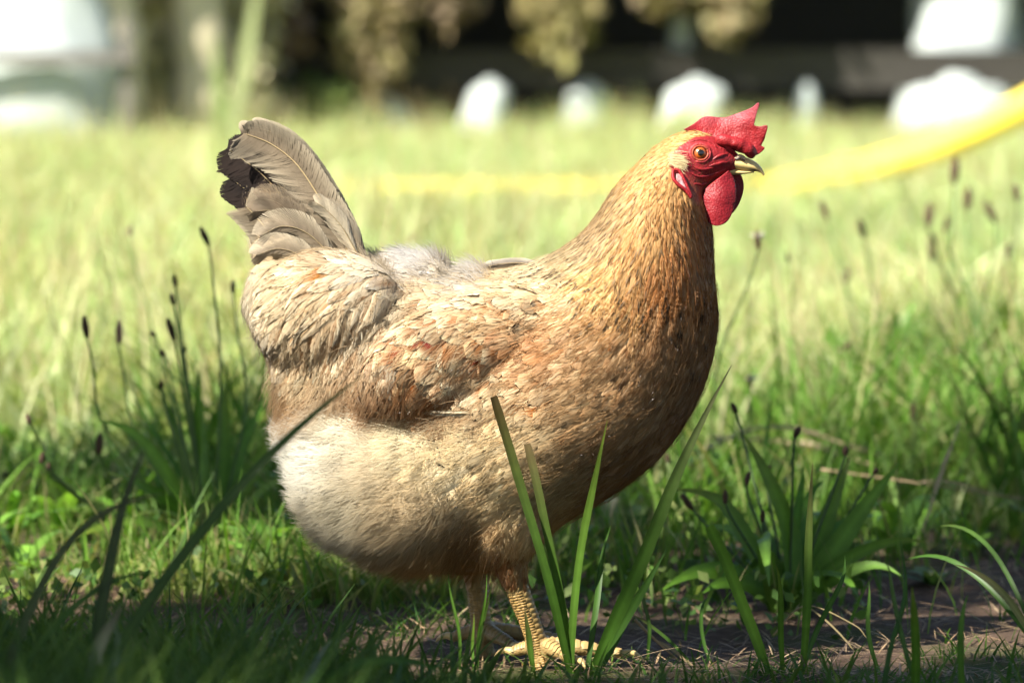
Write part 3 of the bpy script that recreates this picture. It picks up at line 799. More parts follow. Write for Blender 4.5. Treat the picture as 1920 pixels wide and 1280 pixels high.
# ---- fields over the bird (photo points): flow angle (0 right, 90 down, 180 left, 270 up), feather length, width, pointedness
FLOW = [(1300, 250, 175, 16, 8, 0.3), (1260, 262, 150, 20, 9, 0.4), (1200, 300, 132, 32, 10, 0.7), (1150, 370, 122, 46, 12, 0.8), (1230, 330, 110, 34, 10, 0.7), (1255, 390, 98, 40, 11, 0.8),
        (1300, 400, 88, 34, 11, 0.7), (1320, 400, 85, 30, 11, 0.6), (1110, 430, 132, 58, 14, 0.8), (1180, 460, 112, 60, 14, 0.8), (1270, 470, 95, 52, 14, 0.7), (1330, 480, 90, 42, 16, 0.5),
        (1050, 475, 152, 62, 18, 0.7), (1100, 530, 138, 66, 18, 0.7), (1190, 550, 112, 62, 18, 0.6), (1280, 550, 98, 54, 20, 0.5), (1345, 580, 95, 46, 24, 0.3),
        (1060, 580, 158, 58, 34, 0.1), (1150, 630, 140, 56, 34, 0.1), (1250, 650, 115, 54, 32, 0.1), (1340, 680, 108, 48, 30, 0.1),
        (1120, 720, 152, 58, 36, 0.1), (1220, 770, 140, 56, 36, 0.1), (1290, 780, 130, 50, 34, 0.1), (1060, 800, 158, 62, 38, 0.1), (1180, 870, 155, 58, 36, 0.1), (1080, 920, 150, 60, 36, 0.1),
        (1010, 720, 150, 71, 43, 0.2), (980, 800, 152, 68, 36, 0.3), (960, 880, 140, 72, 36, 0.4), (990, 960, 118, 72, 32, 0.5), (960, 1040, 100, 56, 24, 0.5), (900, 960, 150, 70, 40, 0.3),
        (860, 820, 172, 80, 50, 0.2), (760, 820, 178, 80, 60, 0.1), (660, 820, 185, 70, 56, 0.1), (580, 830, 195, 56, 46, 0.1), (560, 920, 180, 50, 44, 0.1), (650, 990, 150, 56, 44, 0.1),
        (760, 960, 165, 76, 54, 0.2), (760, 1040, 130, 60, 44, 0.2), (860, 1050, 115, 60, 40, 0.3),
        (1000, 490, 172, 66, 30, 0.3), (930, 505, 178, 70, 34, 0.3), (860, 515, 185, 64, 36, 0.2), (780, 490, 190, 56, 40, 0.1), (700, 480, 175, 66, 36, 0.2),
        (700, 540, 118, 105, 27, 0.5), (620, 520, 128, 112, 27, 0.5), (560, 520, 140, 105, 26, 0.5), (500, 540, 150, 82, 27, 0.5), (480, 590, 130, 70, 29, 0.5),
        (560, 600, 112, 110, 27, 0.5), (640, 610, 102, 110, 29, 0.5), (720, 610, 92, 100, 29, 0.5), (740, 560, 120, 95, 29, 0.5), (560, 690, 112, 95, 32, 0.3), (640, 690, 102, 92, 30, 0.5), (700, 680, 95, 80, 27, 0.5), (540, 750, 120, 78, 35, 0.3),
        (1010, 610, 160, 60, 46, 0.1), (940, 600, 158, 71, 50, 0.1), (860, 600, 160, 85, 53, 0.1), (790, 620, 150, 90, 48, 0.1), (960, 670, 140, 62, 48, 0.1), (880, 670, 135, 71, 50, 0.1), (800, 680, 120, 83, 43, 0.1),
        (900, 730, 135, 67, 46, 0.1), (820, 735, 130, 74, 43, 0.1), (760, 720, 105, 82, 27, 0.5),
        (600, 440, 232, 80, 30, 0.4), (540, 430, 225, 80, 30, 0.4), (500, 400, 238, 76, 30, 0.4), (560, 380, 238, 80, 28, 0.4), (500, 470, 205, 66, 28, 0.4), (640, 470, 222, 72, 28, 0.4), (480, 480, 190, 50, 30, 0.3), (575, 490, 205, 66, 28, 0.4)]
FL = np.array(FLOW, float)
# colours as the plumage looks in clear light: base, tip, speck chance, down amount
CT = [(1290, 250, (222, 168, 92), (236, 190, 116), .05), (1210, 300, (226, 182, 112), (206, 158, 92), .15), (1160, 360, (206, 170, 112), (176, 142, 92), .5), (1120, 420, (204, 172, 122), (172, 142, 100), .6),
      (1230, 340, (226, 176, 102), (214, 156, 84), .2), (1260, 400, (222, 168, 94), (198, 134, 66), .35), (1310, 400, (196, 128, 66), (176, 106, 50), .3), (1325, 440, (182, 116, 58), (166, 98, 46), .2),
      (1200, 450, (218, 168, 96), (186, 134, 72), .6), (1280, 470, (206, 142, 68), (168, 98, 38), .35), (1080, 470, (206, 184, 140), (170, 146, 102), .45), (1130, 520, (226, 186, 116), (208, 156, 84), .4),
      (1240, 535, (196, 130, 64), (184, 116, 54), .45), (1180, 560, (214, 166, 98), (190, 140, 80), .3), (1310, 540, (186, 128, 70), (160, 104, 54), .2), (1345, 600, (194, 148, 98), (180, 132, 84), .05),
      (1230, 620, (206, 164, 114), (192, 146, 98), .08), (1150, 640, (204, 168, 120), (186, 142, 94), .02), (1080, 600, (212, 176, 128), (196, 150, 102), 0), (1050, 560, (224, 200, 158), (206, 168, 122), .02),
      (1130, 740, (202, 168, 120), (186, 146, 98), 0), (1240, 760, (198, 160, 112), (184, 142, 96), 0), (1300, 760, (190, 150, 104), (176, 134, 90), 0), (1180, 860, (186, 150, 104), (170, 130, 86), 0), (1060, 860, (206, 178, 132), (192, 158, 110), 0),
      (980, 800, (224, 202, 158), (214, 186, 138), 0), (960, 900, (220, 198, 152), (206, 178, 130), 0), (990, 1000, (206, 178, 130), (190, 156, 106), 0), (960, 1060, (150, 104, 58), (140, 92, 48), 0),
      (860, 850, (226, 208, 168), (218, 196, 150), 0), (760, 820, (232, 220, 188), (226, 210, 172), 0), (660, 800, (240, 232, 208), (236, 226, 198), 0), (560, 860, (246, 242, 226), (244, 240, 224), 0), (650, 980, (238, 228, 200), (230, 216, 182), 0),
      (760, 980, (222, 202, 164), (214, 190, 150), 0), (800, 1050, (200, 170, 126), (190, 160, 116), 0), (890, 1040, (170, 134, 88), (160, 122, 78), 0),
      (1000, 490, (220, 204, 168), (206, 184, 144), .02), (930, 510, (204, 182, 146), (190, 166, 128), 0), (860, 512, (204, 190, 168), (192, 178, 156), 0), (785, 484, (208, 204, 200), (204, 200, 196), 0), (888, 512, (204, 198, 190), (198, 194, 188), 0), (700, 480, (214, 202, 180), (204, 186, 156), 0),
      (700, 540, (208, 182, 142), (218, 200, 168), .02), (620, 530, (196, 164, 120), (214, 192, 154), .02), (560, 540, (200, 172, 128), (216, 196, 158), .02), (490, 560, (222, 206, 172), (228, 214, 184), 0), (480, 600, (206, 190, 160), (190, 168, 134), 0),
      (560, 620, (202, 168, 122), (220, 198, 160), .02), (640, 620, (198, 158, 112), (222, 200, 162), .04), (720, 610, (196, 176, 146), (224, 208, 178), .04), (650, 700, (190, 150, 106), (214, 186, 146), .03), (560, 700, (206, 178, 136), (216, 194, 154), 0), (540, 750, (200, 166, 124), (192, 152, 106), 0),
      (760, 580, (176, 152, 118), (206, 186, 152), 0), (830, 560, (190, 166, 130), (206, 186, 150), 0),
      (960, 590, (212, 180, 134), (222, 200, 160), 0), (900, 610, (216, 168, 112), (232, 206, 162), 0), (1000, 640, (210, 172, 124), (186, 134, 86), 0), (940, 670, (186, 128, 78), (224, 196, 154), 0), (860, 660, (206, 156, 104), (230, 208, 168), 0), (800, 660, (192, 136, 84), (214, 180, 132), 0),
      (900, 720, (200, 152, 104), (224, 200, 160), 0), (820, 730, (182, 122, 70), (196, 142, 88), 0), (760, 720, (186, 128, 78), (200, 148, 96), 0), (980, 720, (206, 168, 120), (216, 190, 148), 0), (700, 760, (196, 150, 104), (200, 156, 110), 0),
      (600, 440, (166, 142, 108), (196, 178, 144), 0), (540, 420, (150, 126, 94), (190, 170, 136), 0), (500, 390, (130, 106, 78), (170, 148, 114), 0), (500, 470, (188, 166, 130), (208, 190, 158), 0), (470, 460, (200, 184, 152), (216, 206, 186), 0), (580, 480, (184, 158, 118), (206, 184, 146), 0), (640, 460, (150, 124, 92), (180, 156, 120), 0)]
CTp = np.array([c[:2] for c in CT], float)
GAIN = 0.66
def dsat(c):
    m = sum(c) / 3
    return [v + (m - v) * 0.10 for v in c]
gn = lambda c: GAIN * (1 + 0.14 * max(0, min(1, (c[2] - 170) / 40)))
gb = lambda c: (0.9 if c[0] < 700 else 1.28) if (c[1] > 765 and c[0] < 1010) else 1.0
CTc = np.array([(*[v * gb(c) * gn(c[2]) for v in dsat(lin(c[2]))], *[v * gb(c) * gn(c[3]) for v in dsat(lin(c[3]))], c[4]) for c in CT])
def flow_at(px, py):
    d = (FL[:, 0] - px) ** 2 + (FL[:, 1] - py) ** 2 + 60
    w = 1 / d ** 1.7
    w /= w.sum()
    a = np.radians(FL[:, 2])
    return math.atan2((w * np.sin(a)).sum(), (w * np.cos(a)).sum()), (w * FL[:, 3]).sum(), (w * FL[:, 4]).sum(), (w * FL[:, 5]).sum()
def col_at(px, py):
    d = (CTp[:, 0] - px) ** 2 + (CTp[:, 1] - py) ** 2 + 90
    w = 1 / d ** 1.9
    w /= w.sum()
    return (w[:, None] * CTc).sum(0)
def side_px(p):
    return proj(Vector((p[0], -abs(p[1]) * 1.0, p[2])))
FACE = [(1256, 300), (1262, 286), (1280, 270), (1300, 258), (1326, 254), (1348, 258), (1368, 268), (1392, 290), (1396, 322), (1372, 330), (1352, 334), (1338, 346), (1326, 362), (1312, 378), (1302, 376), (1290, 360), (1276, 338), (1260, 320)]
def in_poly(px, py, P):
    c = False; j = len(P) - 1
    for i in range(len(P)):
        if (P[i][1] > py) != (P[j][1] > py) and px < (P[j][0] - P[i][0]) * (py - P[i][1]) / (P[j][1] - P[i][1] + 1e-9) + P[i][0]: c = not c
        j = i
    return c
# skin colours of the one continuous body
bc = np.zeros((len(body_me.vertices), 3))
RED = np.array(lin((172, 42, 48))) * 0.50
YEL = np.array(lin((216, 182, 118))) * 0.42
for i, v in enumerate(body_me.vertices):
    px, py = side_px(v.co)
    if px > 1250 and py < 385 and in_poly(px, py, FACE):
        f = 0.5 + 0.5 * noise.noise(v.co * 160)
        low = max(0, min(1, (py - 325) / 45)) * max(0, min(1, (1345 - px) / 30))
        c = RED * (0.75 + 0.5 * f)
        c = c * (1 - 0.55 * low) + np.array(lin((150, 96, 60))) * 0.55 * low
    elif v.co.z < 0.062:
        c = YEL * (0.8 + 0.4 * noise.noise(v.co * 120) ** 2)
    else:
        k = col_at(px, py); c = k[:3] * 0.7
    bc[i] = c
a = body_me.attributes.new('Col', 'FLOAT_COLOR', 'POINT')
a.data.foreach_set('color', np.concatenate([bc, np.ones((len(bc), 1))], 1).astype(np.float32).ravel())
part('body', body_me, M_SKIN, hen)

# ---- feathers laid over the skin
def feather(p, nrm, ang, L, W, point, cb, ct, lift, speck, rows=8, cols=5, rand=0.0, side=1, curl=0.0, conform=True):
    """one vane: runs along the flow over the skin, rises to its tip"""
    d = Vector((math.cos(ang), 0, -math.sin(ang)))
    pos = Vector(p); n = Vector(nrm)
    d = (d - n * d.dot(n))
    if d.length < 0.15: return None
    d.normalize()
    step = L / (rows - 1)
    V = np.zeros((rows, cols, 3)); C = np.zeros((rows, cols, 3)); FU = np.zeros((rows, cols, 3)); NN = np.zeros((rows, cols, 3))
    us = np.linspace(-1, 1, cols)
    tw, tl = random.gauss(0, 0.10), random.gauss(0, 0.10)
    for r in range(rows):
        t = r / (rows - 1)
        if r:
            pos = pos + d * step
            if conform:
                loc, nn, i_, dist = BV.find_nearest(pos)
                if loc is not None:
                    n = (n * 0.55 + nn * 0.45).normalized()
                    k = 0.75 if dist < 0.02 else 0.3
                    pos = pos.lerp(loc, k)
                    d = (d - n * d.dot(n)).normalized()
            if curl:
                d = (Matrix.Rotation(curl / rows, 3, n) @ d)
        s = n.cross(d)
        if point > 0.45: wp = (min(1, 0.35 + 2.4 * t)) * (1 - t) ** 0.75 * 1.15 if t > 0.35 else min(1, 0.35 + 2.4 * t)
        else: wp = min(1, 0.4 + 2.0 * t) * (max(0, 1 - ((t - 0.55) / 0.45) ** 2) ** 0.5 if t > 0.55 else 1)
        wp = max(wp, 0.12)
        hh = lift * t ** 1.3
        for j, u in enumerate(us):
            fray = 1.0
            back = 0.0
            if abs(u) > 0.9:
                fray = random.uniform(0.72, 1.1)
            if cols > 7:
                if r == rows - 1: back = (random.uniform(-0.5, 0.0) if j % 2 else random.uniform(0.0, 0.5)) - 0.3 * u * u
                elif r == rows - 2: back = random.uniform(-0.15, 0.1) - 0.3 * u * u
            elif r >= rows - 2:
                back = random.uniform(-0.55, 0.45) * (1 if r == rows - 1 else 0.3) - 0.25 * u * u
            q_ = pos + s * (u * W * 0.5 * wp * fray) + n * (hh + 0.0003 - 0.045 * W * u * u * wp) + d * (back * step)
            V[r, j] = q_
            NN[r, j] = n + s * (u * 0.28 + tw) + d * (0.05 + 0.22 * t + tl)
            e = t ** 1.6
            c = cb * (1 - e) + ct * e
            if cols > 4:
                bl = noise.noise(Vector((u * 0.9 + rand * 50, t * 2.2, rand * 31)))
                c = c + (ct - cb) * (1.1 * bl)
                c = c * (1 + 0.22 * (abs(u) - 0.35) + 0.10 * noise.noise(Vector((u * 3 + rand * 17, t * 5 + abs(u) * 3, 2.0))))
            C[r, j] = np.clip(c, 0.01, 0.85)
            FU[r, j] = (u, t * L / 0.03, rand)
    if speck:
        r0 = rows - 2
        dk = np.array((0.05, 0.035, 0.022))
        for j in range(cols):
            if abs(us[j]) < 0.6:
                C[r0, j] = C[r0, j] * 0.08 + dk * 0.92
                C[r0 - 1, j] = C[r0 - 1, j] * 0.2 + dk * 0.8
    return V, C, FU, NN
def unit(a):
    a = np.asarray(a).reshape(-1, 3)
    return a / (np.linalg.norm(a, axis=1)[:, None] + 1e-9)
def quads_grid(rows, cols, off=0):
    i = np.arange(rows * cols).reshape(rows, cols)
    return np.stack([i[:-1, :-1], i[1:, :-1], i[1:, 1:], i[:-1, 1:]], -1).reshape(-1, 4) + off

# sample the skin
tri_v = np.array([v.co for v in body_me.vertices])
pol = np.array([p.vertices[:] for p in body_me.polygons if len(p.vertices) == 4])
A_, B_, C_, D_ = (tri_v[pol[:, k]] for k in range(4))
area = 0.5 * np.linalg.norm(np.cross(C_ - A_, D_ - B_), axis=1)
cum = np.cumsum(area); cum /= cum[-1]
NS = 90000
pi_ = np.searchsorted(cum, rng.random(NS))
u_, v_ = rng.random((2, NS, 1))
SP = (A_[pi_] * (1 - u_) + B_[pi_] * u_) * (1 - v_) + (D_[pi_] * (1 - u_) + C_[pi_] * u_) * v_
vn = np.array([v.normal for v in body_me.vertices])
SN = vn[pol[pi_]].mean(1); SN /= np.linalg.norm(SN, axis=1)[:, None]
cell = {}
CS = 0.012
feath = []
def down_amount(px, py):
    """how far the plumage is loose down (rear fluff, saddle fluff) at a photo point"""
    a = 1.25 * math.exp(-(((px - 600) / 115) ** 2 + ((py - 880) / 130) ** 2))
    b = 1.4 * math.exp(-(((px - 785) / 62) ** 2 + ((py - 484) / 30) ** 2)) + 1.0 * math.exp(-(((px - 890) / 26) ** 2 + ((py - 512) / 16) ** 2))
    c = 0.7 * math.exp(-(((px - 720) / 160) ** 2 + ((py - 1020) / 60) ** 2))
    e = 0.6 * math.exp(-(((px - 700) / 130) ** 2 + ((py - 820) / 60) ** 2))
    return min(1, a + b + c + e)
def side_px_np(P):
    v = np.stack([P[:, 0], -np.abs(P[:, 1]), P[:, 2]], 1) - np.array(CAM)
    f = v[:, 1] * _cp - v[:, 2] * _sp
    return 960 + F * v[:, 0] / f, 640 - F * (v[:, 1] * _sp + v[:, 2] * _cp) / f
SX, SY = side_px_np(SP)
SF = np.zeros((NS, 4))
for k_ in range(0, NS, 10000):
    sl_ = slice(k_, k_ + 10000)
    w_ = 1 / ((FL[None, :, 0] - SX[sl_, None]) ** 2 + (FL[None, :, 1] - SY[sl_, None]) ** 2 + 60) ** 1.7
    w_ /= w_.sum(1)[:, None]
    a_ = np.radians(FL[:, 2])
    SF[sl_] = np.stack([np.arctan2(w_ @ np.sin(a_), w_ @ np.cos(a_)), w_ @ FL[:, 3], w_ @ FL[:, 4], w_ @ FL[:, 5]], 1)
def in_poly_np(px, py, P):
    c = np.zeros(len(px), bool); j = len(P) - 1
    for i in range(len(P)):
        k = ((P[i][1] > py) != (P[j][1] > py)) & (px < (P[j][0] - P[i][0]) * (py - P[i][1]) / (P[j][1] - P[i][1] + 1e-9) + P[i][0])
        c ^= k; j = i
    return c
BAREF = (SP[:, 2] < 0.066) & ~(SY < 1060) | (SY > np.where(SX > 900, 1066, 1078)) | (in_poly_np(SX, SY, FACE) & (SX > 1250) & (SY < 385)) | ((SX > 1345) & (SY < 345))
for i in np.nonzero(~BAREF)[0]:
    p = SP[i]
    px, py = SX[i], SY[i]
    ang, L, W, pt = SF[i]
    if down_amount(px, py) > 0.62: continue
    rad = (0.44 * W if W > 22 else 0.52 * W) * PX
    if p[1] > 0.03: rad *= 1.5
    k0 = (int(p[0] // CS), int(p[1] // CS), int(p[2] // CS))
    ok = True
    for dx in (-1, 0, 1):
        for dy in (-1, 0, 1):
            for dz in (-1, 0, 1):
                for (qp, qr) in cell.get((k0[0] + dx, k0[1] + dy, k0[2] + dz), ()):
                    if (qp[0] - p[0]) ** 2 + (qp[1] - p[1]) ** 2 + (qp[2] - p[2]) ** 2 < max(rad, qr) ** 2 * 0.98: ok = False; break
                if not ok: break
            if not ok: break
        if not ok: break
    if not ok: continue
    cell.setdefault(k0, []).append((p, rad))
    feath.append((i, px, py, ang, L, W, pt))
built = []
for (i, px, py, ang, L, W, pt) in feath:
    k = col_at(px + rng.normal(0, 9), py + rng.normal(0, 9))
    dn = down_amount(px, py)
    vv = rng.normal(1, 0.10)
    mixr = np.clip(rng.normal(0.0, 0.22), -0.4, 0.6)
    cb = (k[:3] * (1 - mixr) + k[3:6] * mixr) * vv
    ct = (k[3:6] * (1 - mixr) + k[:3] * mixr) * vv
    if 720 < px < 1080 and 560 < py < 760 and rng.random() < 0.5:            # patchy wing: cream and chestnut feathers
        cb = cb * np.array((0.70, 0.50, 0.36)); ct = ct * np.array((1.0, 0.95, 0.88))
    if 1040 < px < 1300 and 560 < py < 900 and rng.random() < 0.25:
        cb = cb * np.array((0.94, 0.86, 0.78)); ct = ct * np.array((0.96, 0.90, 0.84))
    if 480 < px < 760 and 500 < py < 740 and rng.random() < 0.3:
        cb = cb * np.array((0.72, 0.58, 0.46))
    speck = rng.random() < k[6] * 1.1
    Lr, Wr = L * rng.uniform(0.82, 1.2) * PX, W * rng.uniform(0.85, 1.15) * PX
    lift = 0.0005 + 0.012 * Lr * rng.uniform(0.4, 1.6)
    wild = 0.10 if pt > 0.5 else 0.14
    if 480 < px < 1060 and 480 < py < 760: wild = 0.2; lift *= 2.0
    ang += rng.normal(0, wild)
    rows, cols = (7, 3) if W < 18 else (8, 5)
    if W > 24 and SP[i][1] < 0.02: rows, cols = 10, 13
    f = feather(SP[i], SN[i], ang, Lr, Wr, pt, np.clip(cb, 0.01, 0.85), np.clip(ct, 0.01, 0.85), lift, speck, rows, cols, rng.random(), curl=rng.normal(0, 0.25))
    if f is None: continue
    built.append((px, py, SP[i], Lr * Wr, f))
def region(px, py):
    if px > 1040 and py < 590 - (1345 - px) * 0.02: return 'neck_plumage'
    if px > 720 and 540 < py < 770 and px < 1060: return 'wing_plumage'
    if px < 790 and py < 500 - (px < 660) * -20 and px < 665 and py < 500: return 'tail_coverts'
    if px < 790 and py < 770: return 'saddle_plumage'
    if px < 1060 and py >= 770: return 'belly_plumage'
    if py < 560: return 'back_plumage'
    return 'breast_plumage'
big = sorted([b for b in range(len(built)) if built[b][2][1] < 0.0 and 460 < built[b][0] < 1060 and built[b][1] < 770], key=lambda b: -built[b][3])[:240]
bigset = set(big)
groups = {}
for b, (px, py, p, ar, f) in enumerate(built):
    if b in bigset:
        V, C, FU, NN = f
        r, c = V.shape[:2]
        nm = 'wing_feather' if region(px, py) == 'wing_plumage' else ('tail_covert' if region(px, py) == 'tail_coverts' else 'saddle_feather')
        part(nm, mesh_np(nm, V, quads_grid(r, c), C, FU.reshape(-1, 3), normals=unit(NN)), M_FEATHER, hen)
    else:
        groups.setdefault(region(px, py), []).append(f)
for nm, fl in groups.items():
    Vs, Cs, Fs, Qs, Ns, o = [], [], [], [], [], 0
    for V, C, FU, NN in fl:
        Ns.append(NN.reshape(-1, 3))
        r, c = V.shape[:2]
        Qs.append(quads_grid(r, c, o)); o += r * c
        Vs.append(V.reshape(-1, 3)); Cs.append(C.reshape(-1, 3)); Fs.append(FU.reshape(-1, 3))
    ob = part(nm, mesh_np(nm, np.concatenate(Vs), np.concatenate(Qs), np.concatenate(Cs), np.concatenate(Fs), normals=unit(np.concatenate(Ns))), M_FEATHER, hen)
    ob['kind'] = 'stuff'
print('feathers', len(built))

# ---- loose down and fine filaments: thin ribbons that carry the normal of the plumage they lie on
def strands(name, items, parent, segs=3):
    """items: (root, dir, normal, length, half width, colour, bend)"""
    n = len(items)
    R = np.array([i[0] for i in items]); D = np.array([i[1] for i in items]); Nn = np.array([i[2] for i in items])
    L = np.array([i[3] for i in items]); Wd = np.array([i[4] for i in items]); Cc = np.array([i[5] for i in items]); Bd = np.array([i[6] for i in items])
    t = np.linspace(0, 1, segs + 1)
    P = R[:, None] + D[:, None] * (L[:, None] * t)[..., None] + Bd[:, None] * (L[:, None] * t ** 2)[..., None]
    S = np.cross(D, Nn + np.array((0, -0.5, 0)) * np.sign(-R[:, 1:2]) * -1 * -1 + rng.normal(0, 0.45, Nn.shape)); S /= np.linalg.norm(S, axis=1)[:, None] + 1e-9
    w = Wd[:, None] * (1 - 0.8 * t)
    V = np.stack([P - S[:, None] * w[..., None], P + S[:, None] * w[..., None]], 2)
    k = 2 * (segs + 1)
    b0 = (np.arange(n) * k)[:, None]; s = np.arange(segs)[None] * 2
    Q = np.stack([b0 + s, b0 + s + 1, b0 + s + 3, b0 + s + 2], -1).reshape(-1, 4)
    Cx = np.repeat(Cc[:, None], k, 1)
    NN = np.repeat((Nn * 0.8 + D * 0.25)[:, None], k, 1).reshape(-1, 3); NN /= np.linalg.norm(NN, axis=1)[:, None] + 1e-9
    me = mesh_np(name, V.reshape(-1, 3), Q, Cx.reshape(-1, 3), normals=NN)
    ob = part(name, me, M_DOWN, parent); ob['kind'] = 'stuff'
    return ob
down, fil = [], []
for (px, py, p, ar, (V, C, FU, NN)) in built:                # free barbs round the rim of each feather
    if p[1] > 0.02: continue
    r, c = V.shape[:2]
    nb_ = 5 if c < 5 else (34 if (460 < px < 1050 and py < 760) else 40)
    Wf = np.linalg.norm(V[r // 2, 0] - V[r // 2, -1])
    for _ in range(nb_):
        rr = int(rng.integers(1, r - 1)); u = rng.uniform(-0.95, 0.95)
        j = (u * 0.5 + 0.5) * (c - 1); j0 = min(int(j), c - 2); f = j - j0
        q = V[rr, j0] * (1 - f) + V[rr, j0 + 1] * f
        d = V[r - 1, c // 2] - V[r // 2, c // 2]; d = d / (np.linalg.norm(d) + 1e-9)
        s = V[rr, -1] - V[rr, 0]; s = s / (np.linalg.norm(s) + 1e-9)
        nn = NN[rr, j0] / np.linalg.norm(NN[rr, j0])
        dd = d + s * u * rng.uniform(0.1, 0.55) + nn * rng.uniform(0.0, 0.12); dd /= np.linalg.norm(dd)
        fil.append((q + nn * 0.0002, dd, nn, Wf * rng.uniform(0.35, 0.85) * (1 if c >= 5 else 1.7), rng.uniform(0.00013, 0.0003), np.clip(C[rr, j0] * rng.uniform(0.88, 1.22), 0, .85), -nn * 0.08))
fi = rng.permutation(NS)
for i in fi[:70000]:
    px, py = SX[i], SY[i]; p = SP[i]; n = SN[i]
    if BAREF[i]: continue
    dn = down_amount(px, py)
    ang, L, W, pt = SF[i]
    if dn < 0.05 and rng.random() > 0.5: continue
    d = np.array((math.cos(ang), 0, -math.sin(ang))); d = d - n * (d @ n); d /= np.linalg.norm(d) + 1e-9
    k = col_at(px + rng.normal(0, 6), py + rng.normal(0, 6))
    c = np.clip((k[3:6] * 0.6 + k[:3] * 0.4) * rng.uniform(0.85, 1.2), 0, 0.85)
    side = np.cross(n, d)
    if rng.random() < dn * 1.15:
        for rep in range(4 if p[1] < 0.03 else 2):
            cl = np.array(noise.noise_vector(Vector(p) * 75)) * 0.8; dd = d * rng.uniform(0.35, 0.9) + n * rng.uniform(0.3, 0.95) + side * rng.normal(0, 0.3) + cl; dd /= np.linalg.norm(dd)
            down.append((p + d * rng.uniform(-.004, .004) + side * rng.uniform(-.004, .004), dd, n, rng.uniform(22, 56) * PX, rng.uniform(0.00014, 0.00030), np.clip(c * rng.uniform(0.9, 1.1) * (1.0 + 0.2 * noise.noise(Vector(p) * 95)), 0, .9), (d - n) * 0.22 + np.array((0, 0, -0.10))))
    elif rng.random() < 0.5 and p[1] < 0.04:
        ls = min(L, 70) * rng.uniform(0.3, 0.7)
        dd = d + n * rng.uniform(0.05, 0.22) + side * rng.normal(0, 0.16); dd /= np.linalg.norm(dd)
        off = n * rng.uniform(0.0008, 0.0034 if W > 20 else 0.0018)
        fil.append((p + off, dd, n, ls * PX, rng.uniform(0.00010, 0.0002), c, -n * 0.18))
strands('down', down, hen)
strands('filaments', fil, hen)
print('down', len(down), len(fil))

# ---- tail feathers: a shaft and barbs on both sides
def barb_feather(name, shaft_px, Y, wl, wr, c_mid, c_edge, c_dark=None, gap=None, nb=110, cup=0.006, ytilt=0.0, barb_slant=0.75, shaft=1.0):
    """shaft_px: photo points root->tip; wl, wr: half widths px (functions of t) on the two sides; gap: t ranges where barbs part"""
    S = catmull(shaft_px, nb + 1)
    T = np.gradient(S, axis=0); T /= np.linalg.norm(T, axis=1)[:, None]
    Nn = np.stack([-T[:, 1], T[:, 0]], 1)                     # to the left of travel, in the image
    V, Q, C, FU = [], [], [], []
    for side in (-1, 1):
        clump = 0.0
        for b in range(nb):
            t = b / nb
            w = (wl if side < 0 else wr)(t)
            if w < 1: continue
            if rng.random() < 0.08: clump = rng.normal(0, 0.025)
            split = 0.0
            if gap is not None and side == gap[2] and gap[0] < t < gap[1]:
                split = 1.3 if int(t * 26) % 2 else 0.35
            a0, a1 = S[b], S[b + 1]
            pts = []
            m = 5
            sl = barb_slant + clump
            for e in range(m):
                f = e / (m - 1)
                ww = w * f * (rng.uniform(0.96, 1.03) if e == m - 1 else 1)
                fwd = w * sl * (f ** 1.3)
                narrow = 1 - (0.75 * min(split, 1.3) * f)
                q0 = a0 + Nn[b] * side * ww + T[b] * fwd
                q1 = a0 + (a1 - a0) * narrow * 1.12 + Nn[b] * side * ww + T[b] * fwd
                pts.append((q0, q1, f))
            o = len(V)
            for q0, q1, f in pts:
                yy = Y + ytilt * t + cup * f * f + rng.normal(0, 0.00015)
                V.append(U(q0[0], q0[1], yy)); V.append(U(q1[0], q1[1], yy))
                c = np.array(c_mid) * (1 - f ** 2) + np.array(c_edge) * f ** 2
                if c_dark is not None: c = c_dark(t, f * side, c)
                c = c * rng.uniform(0.92, 1.08) * (1 + 0.55 * noise.noise(Vector((t * 4.5 + Y * 300, f * side * 1.3, Y * 900))))
                C += [c, c]; FU += [(side * f * 0.9 + side * 0.1, t * 6, 0.3), (side * f * 0.9 + side * 0.1, t * 6, 0.3)]
            for e in range(m - 1):
                Q.append((o + 2 * e, o + 2 * e + 1, o + 2 * e + 3, o + 2 * e + 2))
    ob = part(name, mesh_np(name, np.array([tuple(v) for v in V]), Q, C, FU), M_TAIL, hen)
    P = np.array([tuple(U(x_, y_, Y + ytilt * k / nb - 0.0006)) for k, (x_, y_) in enumerate(S)])
    rv, rq, rc = tube(P[:-2], np.linspace(0.0009, 0.0002, len(P) - 2) * shaft, 6, np.array(lin((190, 168, 126))) * (0.7 if shaft == 1 else 0.45))
    part('shaft', mesh_np('shaft', rv, rq, rc), M_HORN, ob)
    return ob
BR = np.array(lin((112, 96, 76))) * 0.52; PALE = np.array(lin((196, 182, 156))) * 0.58; DK = np.array(lin((34, 25, 21)))
MID = np.array(lin((142, 126, 104))) * 0.56
prof = lambda W, a=0.12, b=0.9: (lambda t: W * min(1, (t / a + 0.25)) * (1 if t < b else max(0.15, 1 - ((t - b) / (1 - b)) ** 2) ** 0.5))
# front (near) feather, parted barbs on its left vane
def dk_front(t, u, c):
    if u > 0: return c * (1 - 0.15 * u)
    k = smooth01((t - 0.55) / 0.3) * smooth01((abs(u) - 0.15) / 0.5)
    return c * (1 - 0.35 * k)
barb_feather('tail_feather', [(668, 520), (640, 440), (600, 372), (556, 308), (508, 270), (458, 250)], -0.016, prof(58, .3, .8), prof(34, .2, .75), MID, PALE, dk_front, (0.36, 0.88, -1), 150, -0.004)
